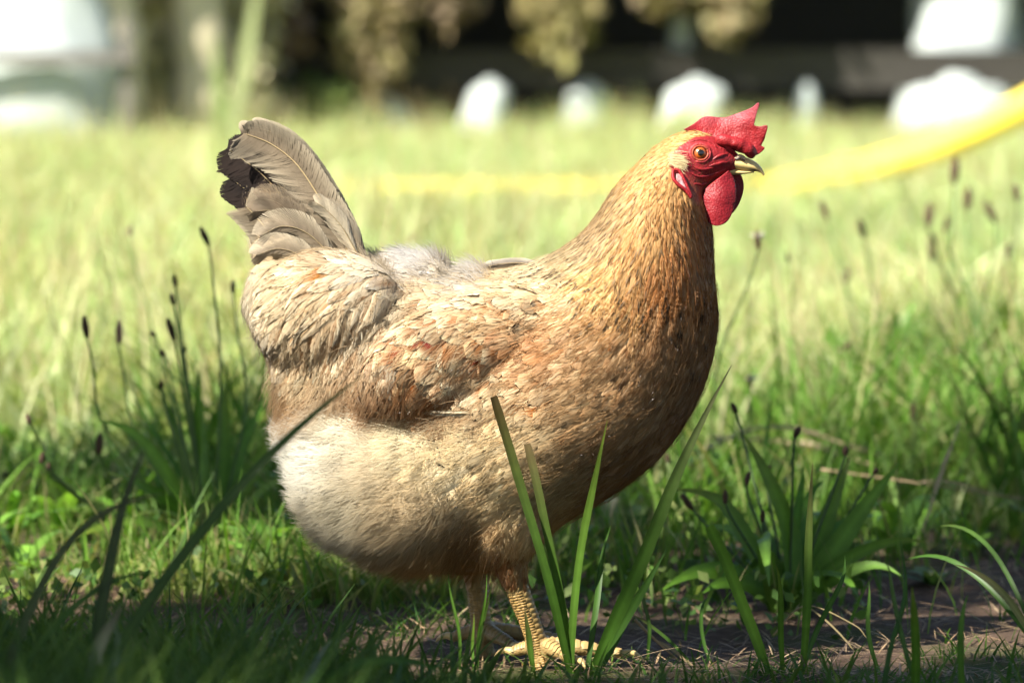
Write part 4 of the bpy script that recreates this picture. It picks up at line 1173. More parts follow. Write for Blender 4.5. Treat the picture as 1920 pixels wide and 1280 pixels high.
# dark feather showing through the gaps
def dk_all(t, u, c):
    k = float(smooth01((t - 0.34) / 0.2))
    return c * (1 - k) + DK * k
barb_feather('tail_feather', [(640, 540), (590, 450), (545, 388), (490, 326), (426, 278)], -0.008, prof(44, .3, .85), prof(40, .3, .85), MID * 0.8, BR, dk_all, None, 110, 0.003, barb_slant=0.5)
barb_feather('tail_feather', [(620, 560), (570, 470), (520, 410), (474, 366), (432, 334)], -0.004, prof(40, .3, .8), prof(36, .3, .8), MID, BR * 0.7, dk_all, None, 100, 0.003, barb_slant=0.5)
barb_feather('tail_feather', [(600, 580), (544, 486), (500, 430), (476, 402), (462, 388)], -0.012, prof(36, .3, .85), prof(36, .3, .85), MID, PALE, None, None, 90, 0.003)
# top edge feathers, pale rim
barb_feather('tail_feather', [(690, 530), (655, 436), (616, 360), (572, 296), (530, 258), (474, 236)], 0.004, prof(40, .3, .88), prof(20, .2, .9), BR, PALE, None, None, 120, 0.003)
barb_feather('tail_feather', [(680, 540), (640, 444), (596, 366), (548, 300), (500, 264), (452, 250)], 0.014, prof(46, .3, .88), prof(26, .2, .9), BR * 0.9, PALE * 0.9, None, None, 110, 0.004)
barb_feather('tail_feather', [(650, 560), (600, 460), (552, 384), (508, 330), (466, 302), (446, 292)], 0.024, prof(46, .3, .88), prof(36, .2, .9), BR * 0.8, BR, None, None, 100, 0.004)
# longer curved coverts lying over the tail root
for (pts, w, Y, cm, ce) in [
        ([(690, 500), (664, 456), (630, 410), (602, 392)], 22, -0.026, MID, PALE), ([(672, 480), (640, 424), (610, 392), (590, 378)], 17, -0.029, PALE, PALE * 1.1),
        ([(672, 498), (655, 462), (640, 424), (622, 388)], 13, -0.014, BR * 0.6, BR * 0.8), ([(676, 505), (668, 476), (660, 456), (648, 436)], 10, -0.02, BR * 0.5, BR * 0.6),
        ([(640, 500), (580, 440), (530, 424), (488, 442)], 26, -0.034, MID, PALE), ([(600, 480), (556, 420), (516, 396), (476, 396)], 26, -0.029, BR, MID),
        ([(620, 530), (570, 484), (524, 466), (480, 478)], 24, -0.038, MID, PALE), ([(590, 470), (560, 416), (520, 380), (484, 372)], 24, -0.024, BR * 0.8, MID)]:
    barb_feather('tail_covert', pts, Y, prof(w, .3, .45), prof(w, .3, .45), cm, ce, None, None, 60, 0.004, barb_slant=1.5, shaft=0.45)
# pale flight feather tips under the folded wing, far wing edge above the back
for (pts, w, Y, cm, ce) in [([(720, 758), (790, 764), (850, 770), (896, 770)][::-1], 6, -0.083, PALE * 1.2, PALE * 1.3), ([(740, 764), (800, 772), (850, 775), (884, 774)][::-1], 5, -0.085, PALE * 1.1, PALE * 1.3),
                            ([(700, 752), (770, 757), (840, 763), (890, 764)][::-1], 6, -0.081, PALE, PALE * 1.2)]:
    barb_feather('flight_feather', pts, Y, prof(w, .1, .8), prof(w * 0.7, .1, .8), cm, ce, None, None, 50, 0.0006, barb_slant=2.0, shaft=0.4)
for (pts, w, Y, cm, ce) in [([(1040, 512), (985, 494), (935, 495), (905, 503)], 9, 0.006, np.array(lin((104, 96, 88))), np.array(lin((196, 186, 168))) * .6)]:
    barb_feather('flight_feather', pts, Y, prof(w, .1, .8), prof(w, .1, .8), cm, ce, None, None, 50, 0.002, barb_slant=1.5, shaft=0.5)

# ---- head details
def plate(name, outline, Yf, thick, mat, colf, parent, voxel=0.0006, smooth=5, Ycurve=None, rump=0.0, sub=1):
    P = catmull(np.array(list(outline) + [outline[0]], float), len(outline) * 3 * sub)[:-1] if sub else np.array(outline, float)
    bm = bmesh.new()
    vs = [bm.verts.new(U(x_, y_, 0.0)) for x_, y_ in P]
    f = bm.faces.new(vs)
    r = bmesh.ops.extrude_face_region(bm, geom=[f])
    for g in r['geom']:
        if isinstance(g, bmesh.types.BMVert): g.co.y += thick
    bmesh.ops.triangulate(bm, faces=bm.faces[:])
    me = bpy.data.meshes.new(name); bm.to_mesh(me); bm.free()
    me = remeshed(me, voxel, smooth)
    cols = np.zeros((len(me.vertices), 3))
    for i, v in enumerate(me.vertices):
        px, py = proj(Vector((v.co.x, 0, v.co.z)))
        if rump: v.co.y += rump * noise.noise(Vector((v.co.x * 110, 0.3, v.co.z * 110)))
        v.co.y += Yf(px, py)
        cols[i] = colf(px, py, v.co)
    a = me.attributes.new('Col', 'FLOAT_COLOR', 'POINT')
    a.data.foreach_set('color', np.concatenate([cols, np.ones((len(cols), 1))], 1).astype(np.float32).ravel())
    return part(name, me, mat, parent)
CR = np.array(lin((190, 36, 44))) * 0.46
comb = [(1281, 243), (1300, 233), (1319, 220), (1336, 219), (1358, 221), (1380, 214), (1401, 206), (1412, 200), (1421, 192), (1423, 197), (1418, 214), (1415, 228), (1414, 235), (1425, 237), (1436, 234), (1439, 238), (1436, 250), (1433, 262), (1427, 273), (1434, 276), (1430, 283), (1418, 291), (1404, 291), (1386, 286), (1360, 276), (1340, 262), (1318, 254), (1300, 250)]
plate('comb', comb, lambda px, py: -0.003 + 0.010 * math.sin((px - 1280) / 40) * max(0, (262 - py) / 60), 0.0042, M_COMB,
      lambda px, py, co: CR * (0.86 + 0.3 * noise.noise(co * 90)) + np.array((0.07, 0.035, 0.045)) * max(0, min(1, (238 - py) / 26)), hen, 0.0006, 4, None, 0.0011)  # paler pink towards the top edge paints the sun on the comb
# the rolled front fold of the comb
fold = catmull([tuple(U(1344, 262, -0.010)), tuple(U(1364, 264, -0.0125)), tuple(U(1384, 270, -0.012)), tuple(U(1402, 280, -0.010)), tuple(U(1411, 291, -0.006))], 20)
fv, fq, fc = tube(fold, np.array([.0035, .0042, .0046, .005, .0046, .005, .0042, .0046, .0050, .0046, .0052, .005, .0046, .005, .0052, .005, .0052, .0050, .0046, .0034]) * 0.95, 14, CR * 0.9)
fold_me = mesh_np('comb_fold', fv, fq, fc)
for v in fold_me.vertices: v.co += v.normal * 0.0008 * noise.noise(v.co * 220)
part('comb_fold', fold_me, M_COMB, hen)
w_near = [(1365, 318), (1374, 331), (1379, 354), (1377, 378), (1368, 404), (1356, 417), (1338, 421), (1322, 411), (1314, 394), (1312, 371), (1318, 355), (1330, 344), (1349, 330)]
WR = np.array(lin((168, 20, 36))) * 0.48
plate('wattle', w_near, lambda px, py: -0.014 - 0.006 * smooth01((py - 320) / 60) + 0.0000035 * (px - 1346) ** 2 - 0.0007 * math.cos((px - 1340) / 17), 0.004, M_COMB,
      lambda px, py, co: WR * (0.9 + 0.25 * noise.noise(co * 70)), hen, 0.0006, 5, None, 0.0007)
w_far = [(1374, 322), (1388, 325), (1395, 343), (1394, 362), (1386, 384), (1374, 400), (1360, 404), (1352, 380), (1356, 345)]
plate('wattle', w_far, lambda px, py: 0.002 + 0.0001 * (px - 1370) * 1.0, 0.004, M_COMB, lambda px, py, co: WR * (0.95 + 0.25 * noise.noise(co * 70)), hen, 0.0006, 5, None, 0.0007)
# eye
loc, nrm = hit(1313, 287)
axis = (nrm * 0.5 + Vector((0.06, -1, 0.04)) * 0.5).normalized()
ec = loc - axis * 0.0030
bm = bmesh.new(); bmesh.ops.create_uvsphere(bm, u_segments=40, v_segments=40, radius=0.0056)
rot = Vector((0, 0, 1)).rotation_difference(axis).to_matrix().to_4x4()
bm.transform(Matrix.Translation(ec) @ rot)
me = bpy.data.meshes.new('eye'); bm.to_mesh(me); bm.free()
cols = []
for v in me.vertices:
    a_ = (v.co - ec).normalized().angle(axis)
    th = math.degrees(a_)
    if th < 27: c = (0.004, 0.003, 0.003)
    elif th < 58:
        f = (th - 27) / 31
        c = tuple(x_ * (0.75 + 0.5 * random.random() * (1 - f)) for x_ in (0.40 - 0.12 * f, 0.10 - 0.05 * f, 0.010))
    else: c = (0.05, 0.015, 0.012)
    cols.append((*c, 1))
for p in me.polygons: p.use_smooth = True
at_ = me.attributes.new('Col', 'FLOAT_COLOR', 'POINT'); at_.data.foreach_set('color', np.array(cols, dtype=np.float32).ravel())
eye = part('eye', me, M_EYE, hen)
# eyelid rings
e1 = axis.cross(Vector((0, 0, 1))).normalized(); e2 = axis.cross(e1)
for nm, rr, mr, off, colr in (('eyelid', 0.0056, 0.0008, 0.0032, (150, 66, 44)), ('eyelid', 0.0070, 0.0013, 0.0022, (160, 50, 52))):
    pth = [tuple(ec + axis * (off + 0.0002 * math.sin(5 * th)) + (e1 * math.cos(th) * 1.06 + e2 * math.sin(th) * 0.96) * rr) for th in np.linspace(0, 2 * math.pi, 41)]
    tv, tq, tc_ = tube(pth, mr, 8, np.array(lin(colr)) * 0.85, cap=False)
    part(nm, mesh_np(nm, tv, tq, tc_), M_COMB, hen)
# skin wrinkles of the face
wr_lines = [[(1290, 268), (1310, 262), (1332, 266), (1346, 278)], [(1336, 300), (1350, 292), (1366, 288)], [(1330, 312), (1350, 306), (1366, 304)], [(1296, 310), (1316, 318), (1340, 314)],
            [(1290, 322), (1312, 332), (1340, 326), (1360, 316)], [(1300, 344), (1318, 346), (1336, 338)], [(1350, 276), (1364, 282), (1378, 290)], [(1288, 300), (1294, 312), (1306, 322)]]
for ln_ in wr_lines:
    P = catmull(ln_, 14); pts = []
    for x_, y_ in P:
        l_, n_ = hit(x_ + random.uniform(-.6, .6), y_ + random.uniform(-.6, .6)); pts.append(tuple(l_ - n_ * 0.0003))
    tv, tq, tc_ = tube(pts, np.sin(np.linspace(0.2, 2.9, 14)) * 0.0011 + 0.0002, 8, RED * 1.02)
    part('skin_fold', mesh_np('skin_fold', tv, tq, tc_), M_SKIN, hen)
# ear lobe: red rim round a whitish centre
lobe = catmull([(1262, 318), (1273, 320), (1281, 334), (1289, 352), (1296, 370), (1287, 358), (1272, 346), (1262, 334), (1262, 318)], 40)
pts = [tuple(hit(x_, y_)[0] + Vector((0, -0.0032, 0))) for x_, y_ in lobe]
tv, tq, tc_ = tube(pts, 0.0013, 8, CR, cap=False)
ear = part('ear_lobe', mesh_np('ear_lobe', tv, tq, tc_), M_COMB, hen)
plate('lobe_centre', [(1265, 322), (1273, 325), (1280, 340), (1285, 352), (1276, 346), (1266, 336)], lambda px, py: hit(px, py)[0].y - 0.0042, 0.003, M_COMB, lambda px, py, co: np.array(lin((206, 150, 150))) * (0.6 + 0.5 * noise.noise(co * 420)), ear, 0.0006, 3)
# cream tuft over the ear
tuft = []
for k_ in range(420):
    x_, y_ = rng.normal(1262, 4), rng.normal(297, 5)
    l_, n_ = hit(x_, y_)
    d_ = np.array((rng.normal(0.8, .2), -0.25, rng.normal(-0.25, 0.25))); d_ /= np.linalg.norm(d_)
    tuft.append((np.array(l_) + np.array((0, -0.002, 0)), d_, np.array((-0.3, -0.8, 0.5)), rng.uniform(14, 27) * PX, rng.uniform(0.0002, 0.0004), np.array(lin((232, 214, 170))) * rng.uniform(.6, .9), np.array((0, 0.2, -0.2))))
strands('ear_tuft', tuft, hen)
# short bristles on the cheek
br = []
for k_ in range(500):
    x_, y_ = rng.uniform(1285, 1350), rng.uniform(300, 372)
    if not in_poly(x_, y_, FACE): continue
    l_, n_ = hit(x_, y_)
    low_ = (y_ - 320) / 45
    if rng.random() > max(0.12, low_): continue
    d_ = np.array((-0.3, -0.35, -0.5)) + rng.normal(0, .2, 3); d_ /= np.linalg.norm(d_)
    br.append((np.array(l_), d_, np.array(n_), rng.uniform(6, 12) * PX, 0.00012, np.array(lin((206, 150, 92))) * .7, np.array((0, 0, 0.0))))
strands('cheek_bristles', br, hen)
# beak
def horn_loft(name, st, colf, parent, expo=2.0):
    V, Q_, _ = loft(st, 24, 6, expo, -0.003)
    cols = np.array([colf(*proj(Vector(tuple(v)))) for v in V])
    return part(name, mesh_np(name, V, Q_, cols), M_HORN, parent)
HB = np.array(lin((232, 202, 136))) * .85; HD = np.array(lin((70, 54, 40)))
def beak_col(px, py):
    k = math.exp(-(((px - 1414) / 9) ** 2 + ((py - 320) / 6) ** 2)) * 0.8
    k = max(k, 0.55 * float(smooth01((px - 1424) / 7)))
    g = 0.25 * max(0, min(1, (1398 - px) / 25))
    c = HB * (1 - k) + HD * k
    return c * (1 - g * 0.5)
beak = horn_loft('beak', [((1352, 296), (1352, 316), 17), ((1372, 292), (1374, 317), 16), ((1390, 293), (1392, 320), 14), ((1408, 299), (1408, 321), 10.5), ((1421, 307), (1420, 322), 7.5), ((1429, 317), (1427, 325), 4.5), ((1434, 327), (1431, 330), 1.6)], beak_col, hen)
horn_loft('lower_beak', [((1352, 312), (1352, 326), 13), ((1374, 316), (1374, 328), 12), ((1392, 319), (1392, 327), 9), ((1406, 320), (1406, 325), 6), ((1414, 321), (1414, 324), 2.5)], lambda px, py: HB * 0.85, hen)
nl = catmull([(1378, 297), (1386, 293), (1394, 296), (1396, 299)], 10)
tv, tq, tc_ = tube([tuple(U(x_, y_, -0.0085 - 0.0004 * math.sin(k_))) for k_, (x_, y_) in enumerate(nl)], np.sin(np.linspace(0.3, 2.8, 10)) * 0.0014 + .0002, 8, np.array(lin((214, 190, 160))) * .8)
part('nostril_flap', mesh_np('nostril_flap', tv, tq, tc_), M_HORN, beak)
tv, tq, tc_ = tube([tuple(U(x_, y_ + 3.5, -0.0092)) for x_, y_ in nl], np.sin(np.linspace(0.3, 2.8, 10)) * 0.0008 + .0001, 8, (0.03, 0.012, 0.01))
part('nostril', mesh_np('nostril', tv, tq, tc_), M_HORN, beak)
# ---- scales on the shanks and claws on the toes
def scutes(L, name):
    P, r = leg_tube(L); Vs, Qs, Cs, o = [], [], [], 0
    nrow = 17
    for k_ in range(nrow):
        t = 0.36 + 0.62 * k_ / nrow
        i = t * (len(P) - 1); i0 = int(i); f = i - i0; i1 = min(i0 + 1, len(P) - 1)
        c = P[i0] * (1 - f) + P[i1] * f; rr = r[i0] * (1 - f) + r[i1] * f
        tg = P[i1] - P[max(i0 - 1, 0)]; tg /= np.linalg.norm(tg)
        fx = np.array([1.0, 0, 0]); fx -= tg * (fx @ tg); fx /= np.linalg.norm(fx); sy = np.cross(tg, fx)
        dt = 0.62 / nrow * np.linalg.norm(P[-1] - P[0]) * 1.08
        cells = [(-34, 36, 0.0), (36, 36, 0.5), (-84, 17, .25), (-116, 17, .75), (-148, 17, .2), (86, 17, .8), (118, 17, .3), (150, 17, .6), (180, 15, .1)]
        cells = [c_ for c_ in cells] + [(a_, h_, o_ + .5) for a_, h_, o_ in cells[2:] if True]
        for a0, ha, of_ in cells:
            grid = []; big_ = ha > 30; dl = dt * (1.0 if big_ else 0.52); a0 = a0 + rng.normal(0, 3)
            for ii in range(4):
                for jj in range(4):
                    aa = math.radians(a0 + (jj / 1.5 - 1) * ha * 0.98 * (1 - 0.25 * abs(ii / 1.5 - 1)))
                    edge = max(abs(ii / 1.5 - 1), abs(jj / 1.5 - 1))
                    hh = rr * (1.065 if edge < 0.9 else 0.99)
                    grid.append(c + tg * (dl * (ii / 3 - 0.5) + dt * of_) + (fx * math.cos(aa) - sy * math.sin(aa) * -1 * -1) * hh)
            Vs.append(np.array(grid)); Qs.append(quads_grid(4, 4, o)); o += 16
            cc = YEL * rng.uniform(0.8, 1.15) * (np.array((1, .97, .9)) if abs(a0) < 60 else np.array((.92, .85, .72)))
            Cs.append(np.tile(cc, (16, 1)))
    ob = part(name, mesh_np(name, np.concatenate(Vs), np.concatenate(Qs), np.concatenate(Cs)), M_SCALE, hen); ob['kind'] = 'stuff'
scutes(LEG_N, 'leg_scales'); scutes(LEG_F, 'leg_scales')
for a_, az, ln in toes:
    tp = toe_path(a_, az, ln); d = Vector((math.cos(az), math.sin(az), 0)); e_ = tp[-1]
    P = catmull([tuple(e_ - d * 0.003 + Vector((0, 0, .001))), tuple(e_ + d * 0.004 + Vector((0, 0, .0025))), tuple(e_ + d * 0.010), tuple(e_ + d * 0.013 - Vector((0, 0, .003)))], 10)
    tv, tq, tc_ = tube(P, np.linspace(0.0036, 0.0006, 10), 8, HB * 0.7)
    part('claw', mesh_np('claw', tv, tq, tc_), M_HORN, hen)
    # scutes over the toe
    Vs, Qs, o = [], [], 0
    Pt = catmull([tuple(p) for p in tp], 11)
    for k_ in range(10):
        c = Pt[k_]; rr = 0.0068 - 0.0026 * k_ / 10; sd = np.array((-d.y, d.x, 0)); grid = []
        for ii in range(4):
            for jj in range(5):
                aa = math.radians(90 + (jj / 2 - 1) * 80); edge = max(abs(ii / 1.5 - 1), abs(jj / 2 - 1))
                hh = rr * (1.14 if edge < 0.9 else 1.0)
                grid.append(c + np.array(d) * (ln / 10) * (ii / 3 - .5) * 1.05 + (sd * math.cos(aa) + np.array((0, 0, 1)) * math.sin(aa)) * hh)
        Vs.append(np.array(grid)); Qs.append(quads_grid(4, 5, o)); o += 20
    Vt = np.concatenate(Vs)
    ob = part('toe_scales', mesh_np('toe_scales', Vt, np.concatenate(Qs), np.tile(YEL, (len(Vt), 1)) * rng.uniform(.85, 1.1, (len(Vt), 1))), M_SCALE, hen); ob['kind'] = 'stuff'

# ================================================================== PLANTS ONE CAN TELL APART
def bez(a, b, c, n):
    t = np.linspace(0, 1, n)[:, None]
    return (1 - t) ** 2 * np.array(a) + 2 * t * (1 - t) * np.array(b) + t ** 2 * np.array(c)
def leaf_mesh(path, W, col, hint, prof, fold=0.25, cols=5, name='leaf', tipcol=None, wave=0.06, twist=0.0):
    P = np.asarray(path); n = len(P)
    T = np.gradient(P, axis=0); T /= np.linalg.norm(T, axis=1)[:, None]
    us = np.linspace(-1, 1, cols)
    V = np.zeros((n, cols, 3)); C = np.zeros((n, cols, 3))
    ph = rng.uniform(0, 6)
    for i in range(n):
        t = i / (n - 1)
        h = np.array(hint, float) + twist * (t - 0.5) * np.array((1.0, 0, 0))
        s = np.cross(T[i], h); s /= np.linalg.norm(s) + 1e-9
        nn = np.cross(s, T[i])
        w = W * prof(t) * 0.5
        for j, u in enumerate(us):
            e = 1 + wave * math.sin(ph + t * 13 + u * 2)
            V[i, j] = P[i] + s * (u * w * e) + nn * (abs(u) * w * fold + 0.08 * w * math.cos(u * 9) + wave * 0.6 * w * u * math.sin(ph + t * 11))
            c = np.array(col) * (1 + 0.10 * math.cos(u * 9)) * (0.9 + 0.2 * t)
            if tipcol is not None: c = c * (1 - t ** 3) + np.array(tipcol) * t ** 3
            C[i, j] = c * (1.12 if u == 0 else 1)
    return mesh_np(name, V, quads_grid(n, cols), C.reshape(-1, 3))
LANCE = lambda t: max(0.06, (math.sin(math.pi * min(1, 0.10 + 0.90 * t) ** 0.8) ** 0.85) if t > 0.05 else 0.25)
BLADE = lambda t: min(1, 0.7 + 1.2 * t) * (1 if t < 0.55 else max(0.05, 1 - ((t - 0.55) / 0.45) ** 1.5))
CUT = lambda t: min(1, 0.75 + t) * (1 if t < 0.97 else 0.8)
LG = [(0.085, 0.185, 0.018), (0.065, 0.155, 0.015), (0.10, 0.20, 0.025)]
def add_leaf(root, base, tip, mid, W, col=None, hint=None, prof=LANCE, name='leaf', fold=0.25, tipcol=None, n=13):
    col = LG[int(rng.integers(0, 3))] if col is None else col
    hint = (rng.normal(0, .35), -1, 0.55) if hint is None else hint
    P = bez(base, mid, tip, n)
    tt = np.linspace(0, 1, n)[:, None]
    P = P + np.sin(tt * rng.uniform(3, 7) + rng.uniform(0, 6)) * tt * rng.normal(0, .0035, 3)
    if tipcol is None and rng.random() < 0.35: tipcol = np.array(col) * (1.6, 0.95, 1.0)
    return part(name, leaf_mesh(P, W, col, hint, prof, fold, 5, name, tipcol), M_LEAF, root)
def head_mesh(p, d, L, R, col, bumps=True):
    d = np.array(d, float); d /= np.linalg.norm(d); n, m = 12, 12
    a = np.cross(d, (0.3, 0.9, 0.1)); a /= np.linalg.norm(a); b = np.cross(d, a)
    V, C = [], []
    for i in range(n):
        t = i / (n - 1)
        k = max(0.12, math.sin(math.pi * (0.06 + 0.90 * t)) ** 0.55)
        for j in range(m):
            th = 2 * math.pi * (j + 0.5 * (i % 2)) / m
            bump = 1 + (0.16 if (i + j) % 2 else -0.12) + rng.normal(0, .05)
            V.append(np.array(p) + d * (t * L) + (a * math.cos(th) + b * math.sin(th)) * R * k * bump)
            C.append(np.array(col) * (1.35 if (i + j) % 2 else 0.65) * rng.uniform(.8, 1.2))
    idx = np.arange(n * m).reshape(n, m)
    q = np.stack([idx[:-1], np.roll(idx, -1, 1)[:-1], np.roll(idx, -1, 1)[1:], idx[1:]], -1).reshape(-1, 4)
    V = np.array(V); c0 = len(V); V = np.concatenate([V, V[:m].mean(0)[None], V[-m:].mean(0)[None] + d * R * .3])
    C += [np.array(col)] * 2
    q = np.concatenate([q, [(c0, (j + 2) % m, (j + 1) % m, j) for j in range(0, m, 2)], [(c0 + 1, (n - 1) * m + j, (n - 1) * m + (j + 1) % m, (n - 1) * m + (j + 2) % m) for j in range(0, m, 2)]])
    return mesh_np('seed_head', V, q, C)
HEADC = (0.050, 0.032, 0.022)
def add_stalk(root, base, px, py, Y, hl, lean=0.0, col=(0.075, 0.125, 0.03), hcol=HEADC, bow=0.0, r=0.0011, hr=None, anthers=False):
    """stalk from base up to the foot of its head; head hl photo px long, lean = sideways slope of the head (to the right)"""
    sc = (Y - CAM.y) / F
    top = U(px, py, Y); L = hl * sc * rng.uniform(.78, .95); hcol = np.array(hcol) * rng.uniform(.7, 1.7)
    d = Vector((lean, rng.normal(0, .12), 1)).normalized()
    foot = top - d * (L * 0.5)
    b = Vector(base)
    mid = b.lerp(foot, 0.55) + Vector((bow, 0, 0.0))
    P = catmull([tuple(b), tuple(mid), tuple(foot.lerp(mid, .25) - d * L * .2), tuple(foot)], 16)
    v, q, c = tube(P, np.linspace(r * 1.25, r * .8, 16), 6, col)
    st = part('stem', mesh_np('stem', v, q, c), M_STEM, root)
    part('seed_head', head_mesh(foot - d * 0.0005, d, L, hr if hr else max(0.0022, L * 0.145) * rng.uniform(.85, 1.15), hcol), M_HEAD, st)
    if anthers:
        items = []
        for k in range(34):
            th = rng.uniform(0, 6.28); p0 = foot + d * L * rng.uniform(.55, .8)
            e = p0 + Vector((math.cos(th), math.sin(th), rng.uniform(-.1, .5))) * rng.uniform(.004, .008)
            items.append(tube([tuple(p0), tuple(p0.lerp(e, .6)), tuple(e)], np.array([.0002, .0002, .0006]), 4, (0.62, 0.58, 0.46)))
        v, q, c = merge(items)
        part('anthers', mesh_np('anthers', v, q, c), M_STEM, st)['kind'] = 'stuff'
def plant_root(name, px, py, label, cat, group=None, Y=None):
    p = G(px, py) if Y is None else U(px, py, Y)
    p.z = float(gh(p.x, p.y)) - 0.002
    return empty(name, tuple(p), label, cat, group), p
def Lf(root, b, tipx, tipy, Yt, midx, midy, Ym, Wpx, **kw):
    sc = (Yt - CAM.y) / F * (0.8 if b is b1 else (0.66 if b is b2 else 1.0)) * rng.uniform(.8, 1.1)
    bb = Vector(b) + Vector((rng.normal(0, .006), rng.normal(0, .006), 0))
    add_leaf(root, tuple(bb), tuple(U(tipx, tipy, Yt)), tuple(U(midx, midy, Ym)), Wpx * sc, **kw)

# plantain in the shade at right
r1, b1 = plant_root('plantain_plant', 1478, 1122, 'broad-leaved ribwort plantain in shade right of the hen', 'plant', 'plantains')
y1 = b1.y
for (tx, ty, dy, mx, my, w) in [(1392, 812, .0, 1500, 960, 54), (1592, 862, .05, 1545, 1000, 58), (1686, 870, .02, 1560, 1010, 60), (1232, 1112, -.05, 1360, 1020, 50), (1258, 918, .02, 1420, 930, 56), (1738, 1018, .0, 1620, 980, 36),
                                (1440, 1090, -.12, 1420, 900, 54), (1330, 1105, -.08, 1380, 1060, 44), (1690, 1085, -.06, 1600, 1030, 42), (1545, 900, .08, 1500, 1000, 44), (1640, 965, .1, 1540, 960, 46), (1320, 985, .06, 1440, 980, 48),
                                (1502, 880, .04, 1490, 1010, 40), (1610, 1120, -.10, 1560, 1010, 46), (1400, 940, .1, 1450, 1010, 46)]:
    Lf(r1, b1, tx, ty, y1 + dy, mx, my, y1 + dy * .4, w)
for (hx_, hy_, dy, hl, ln) in [(1495, 809, .0, 26, .5), (1585, 844, .03, 20, .0), (1402, 896, .0, 32, .25), (1642, 882, .05, 16, .7), (1376, 764, .08, 28, -.4), (1360, 930, -.02, 34, .0), (1430, 966, -.03, 28, .1), (1440, 880, .06, 22, .4), (1288, 940, .05, 44, -.7)]:
    add_stalk(r1, b1, hx_, hy_, y1 + dy, hl, ln, col=(0.05, 0.085, 0.025))

# plantain at left with many seed stalks
r2, b2 = plant_root('plantain_plant', 395, 1035, 'tall ribwort plantain left of the hen with many dark seed heads', 'plant', 'plantains')
y2 = b2.y
for (tx, ty, dy, mx, my, w) in [(184, 786, -.02, 310, 820, 52), (196, 888, -.08, 300, 880, 40), (372, 690, .04, 372, 860, 56), (432, 700, .1, 415, 860, 44), (545, 778, .05, 470, 880, 58), (490, 745, .12, 440, 880, 44), (300, 770, .1, 350, 880, 40),
                                (120, 1005, -.1, 260, 930, 42), (250, 960, -.15, 320, 930, 46), (560, 890, -.02, 480, 900, 48), (230, 700, .12, 330, 850, 22), (540, 1000, -.2, 470, 950, 44), (330, 1030, -.2, 360, 960, 40)]:
    Lf(r2, b2, tx, ty, y2 + dy, mx, my, y2 + dy * .4, w)
for (hx_, hy_, dy, hl, ln, bw) in [(160, 612, .0, 50, -.12, -.03), (223, 622, .1, 52, .0, -.02), (328, 526, .05, 28, -.1, .0), (323, 560, .02, 30, -.25, .0), (320, 616, -.02, 54, -.3, .0), (383, 442, .05, 48, -.45, .01), (437, 537, .1, 30, .0, .02),
                                   (53, 785, -.06, 24, -.4, -.04), (304, 661, .0, 20, -.8, .0), (186, 831, -.06, 46, .05, -.02), (79, 857, -.1, 26, .1, -.02), (91, 875, -.08, 22, .2, -.02), (285, 625, .12, 18, -1.2, .0), (345, 655, .04, 20, .2, .0), (302, 720, .1, 26, .1, .0)]:
    add_stalk(r2, b2, hx_, hy_, y2 + dy, hl, ln, bow=bw, hcol=HEADC if hl != 52 else (0.2, 0.12, 0.08))
# plantain clumps in the meadow at right
for (bx, by, lab, sx_, leaves, heads) in [
        (1850, 800, 'bright green plantain clump in the meadow at the right edge', 150, 30, [(1815, 372, 52, .1), (1856, 396, 56, -.5), (1742, 402, 50, .1), (1790, 318, 60, .1), (1775, 420, 40, .2), (1890, 470, 40, .2), (1905, 360, 44, -.2)]),
        (1660, 800, 'loose plantain with slender stalks left of the bright right clump', 90, 14, [(1616, 428, 44, -.3), (1748, 462, 54, .0), (1545, 392, 46, -.4), (1690, 640, 40, .1), (1588, 515, 36, .2)])]:
    r3, b3 = plant_root('plantain_plant', bx, by, lab, 'plant', 'plantains')
    for k in range(leaves):
        tx = bx + rng.normal(0, sx_ * .7); ty = by - rng.uniform(60, 250)
        Lf(r3, b3, tx, ty, b3.y + rng.uniform(-.15, .2), bx + (tx - bx) * .35, by - (by - ty) * .8, b3.y, rng.uniform(26, 44), col=[(0.06, 0.14, 0.02), (0.09, 0.18, 0.03), (0.05, 0.11, 0.02)][k % 3])
    for (hx_, hy_, hl, ln) in heads:
        add_stalk(r3, b3, hx_, hy_, b3.y + rng.uniform(-.1, .15), hl, ln, bow=rng.normal(0, .02), r=.0015, col=(0.11, 0.16, 0.05))
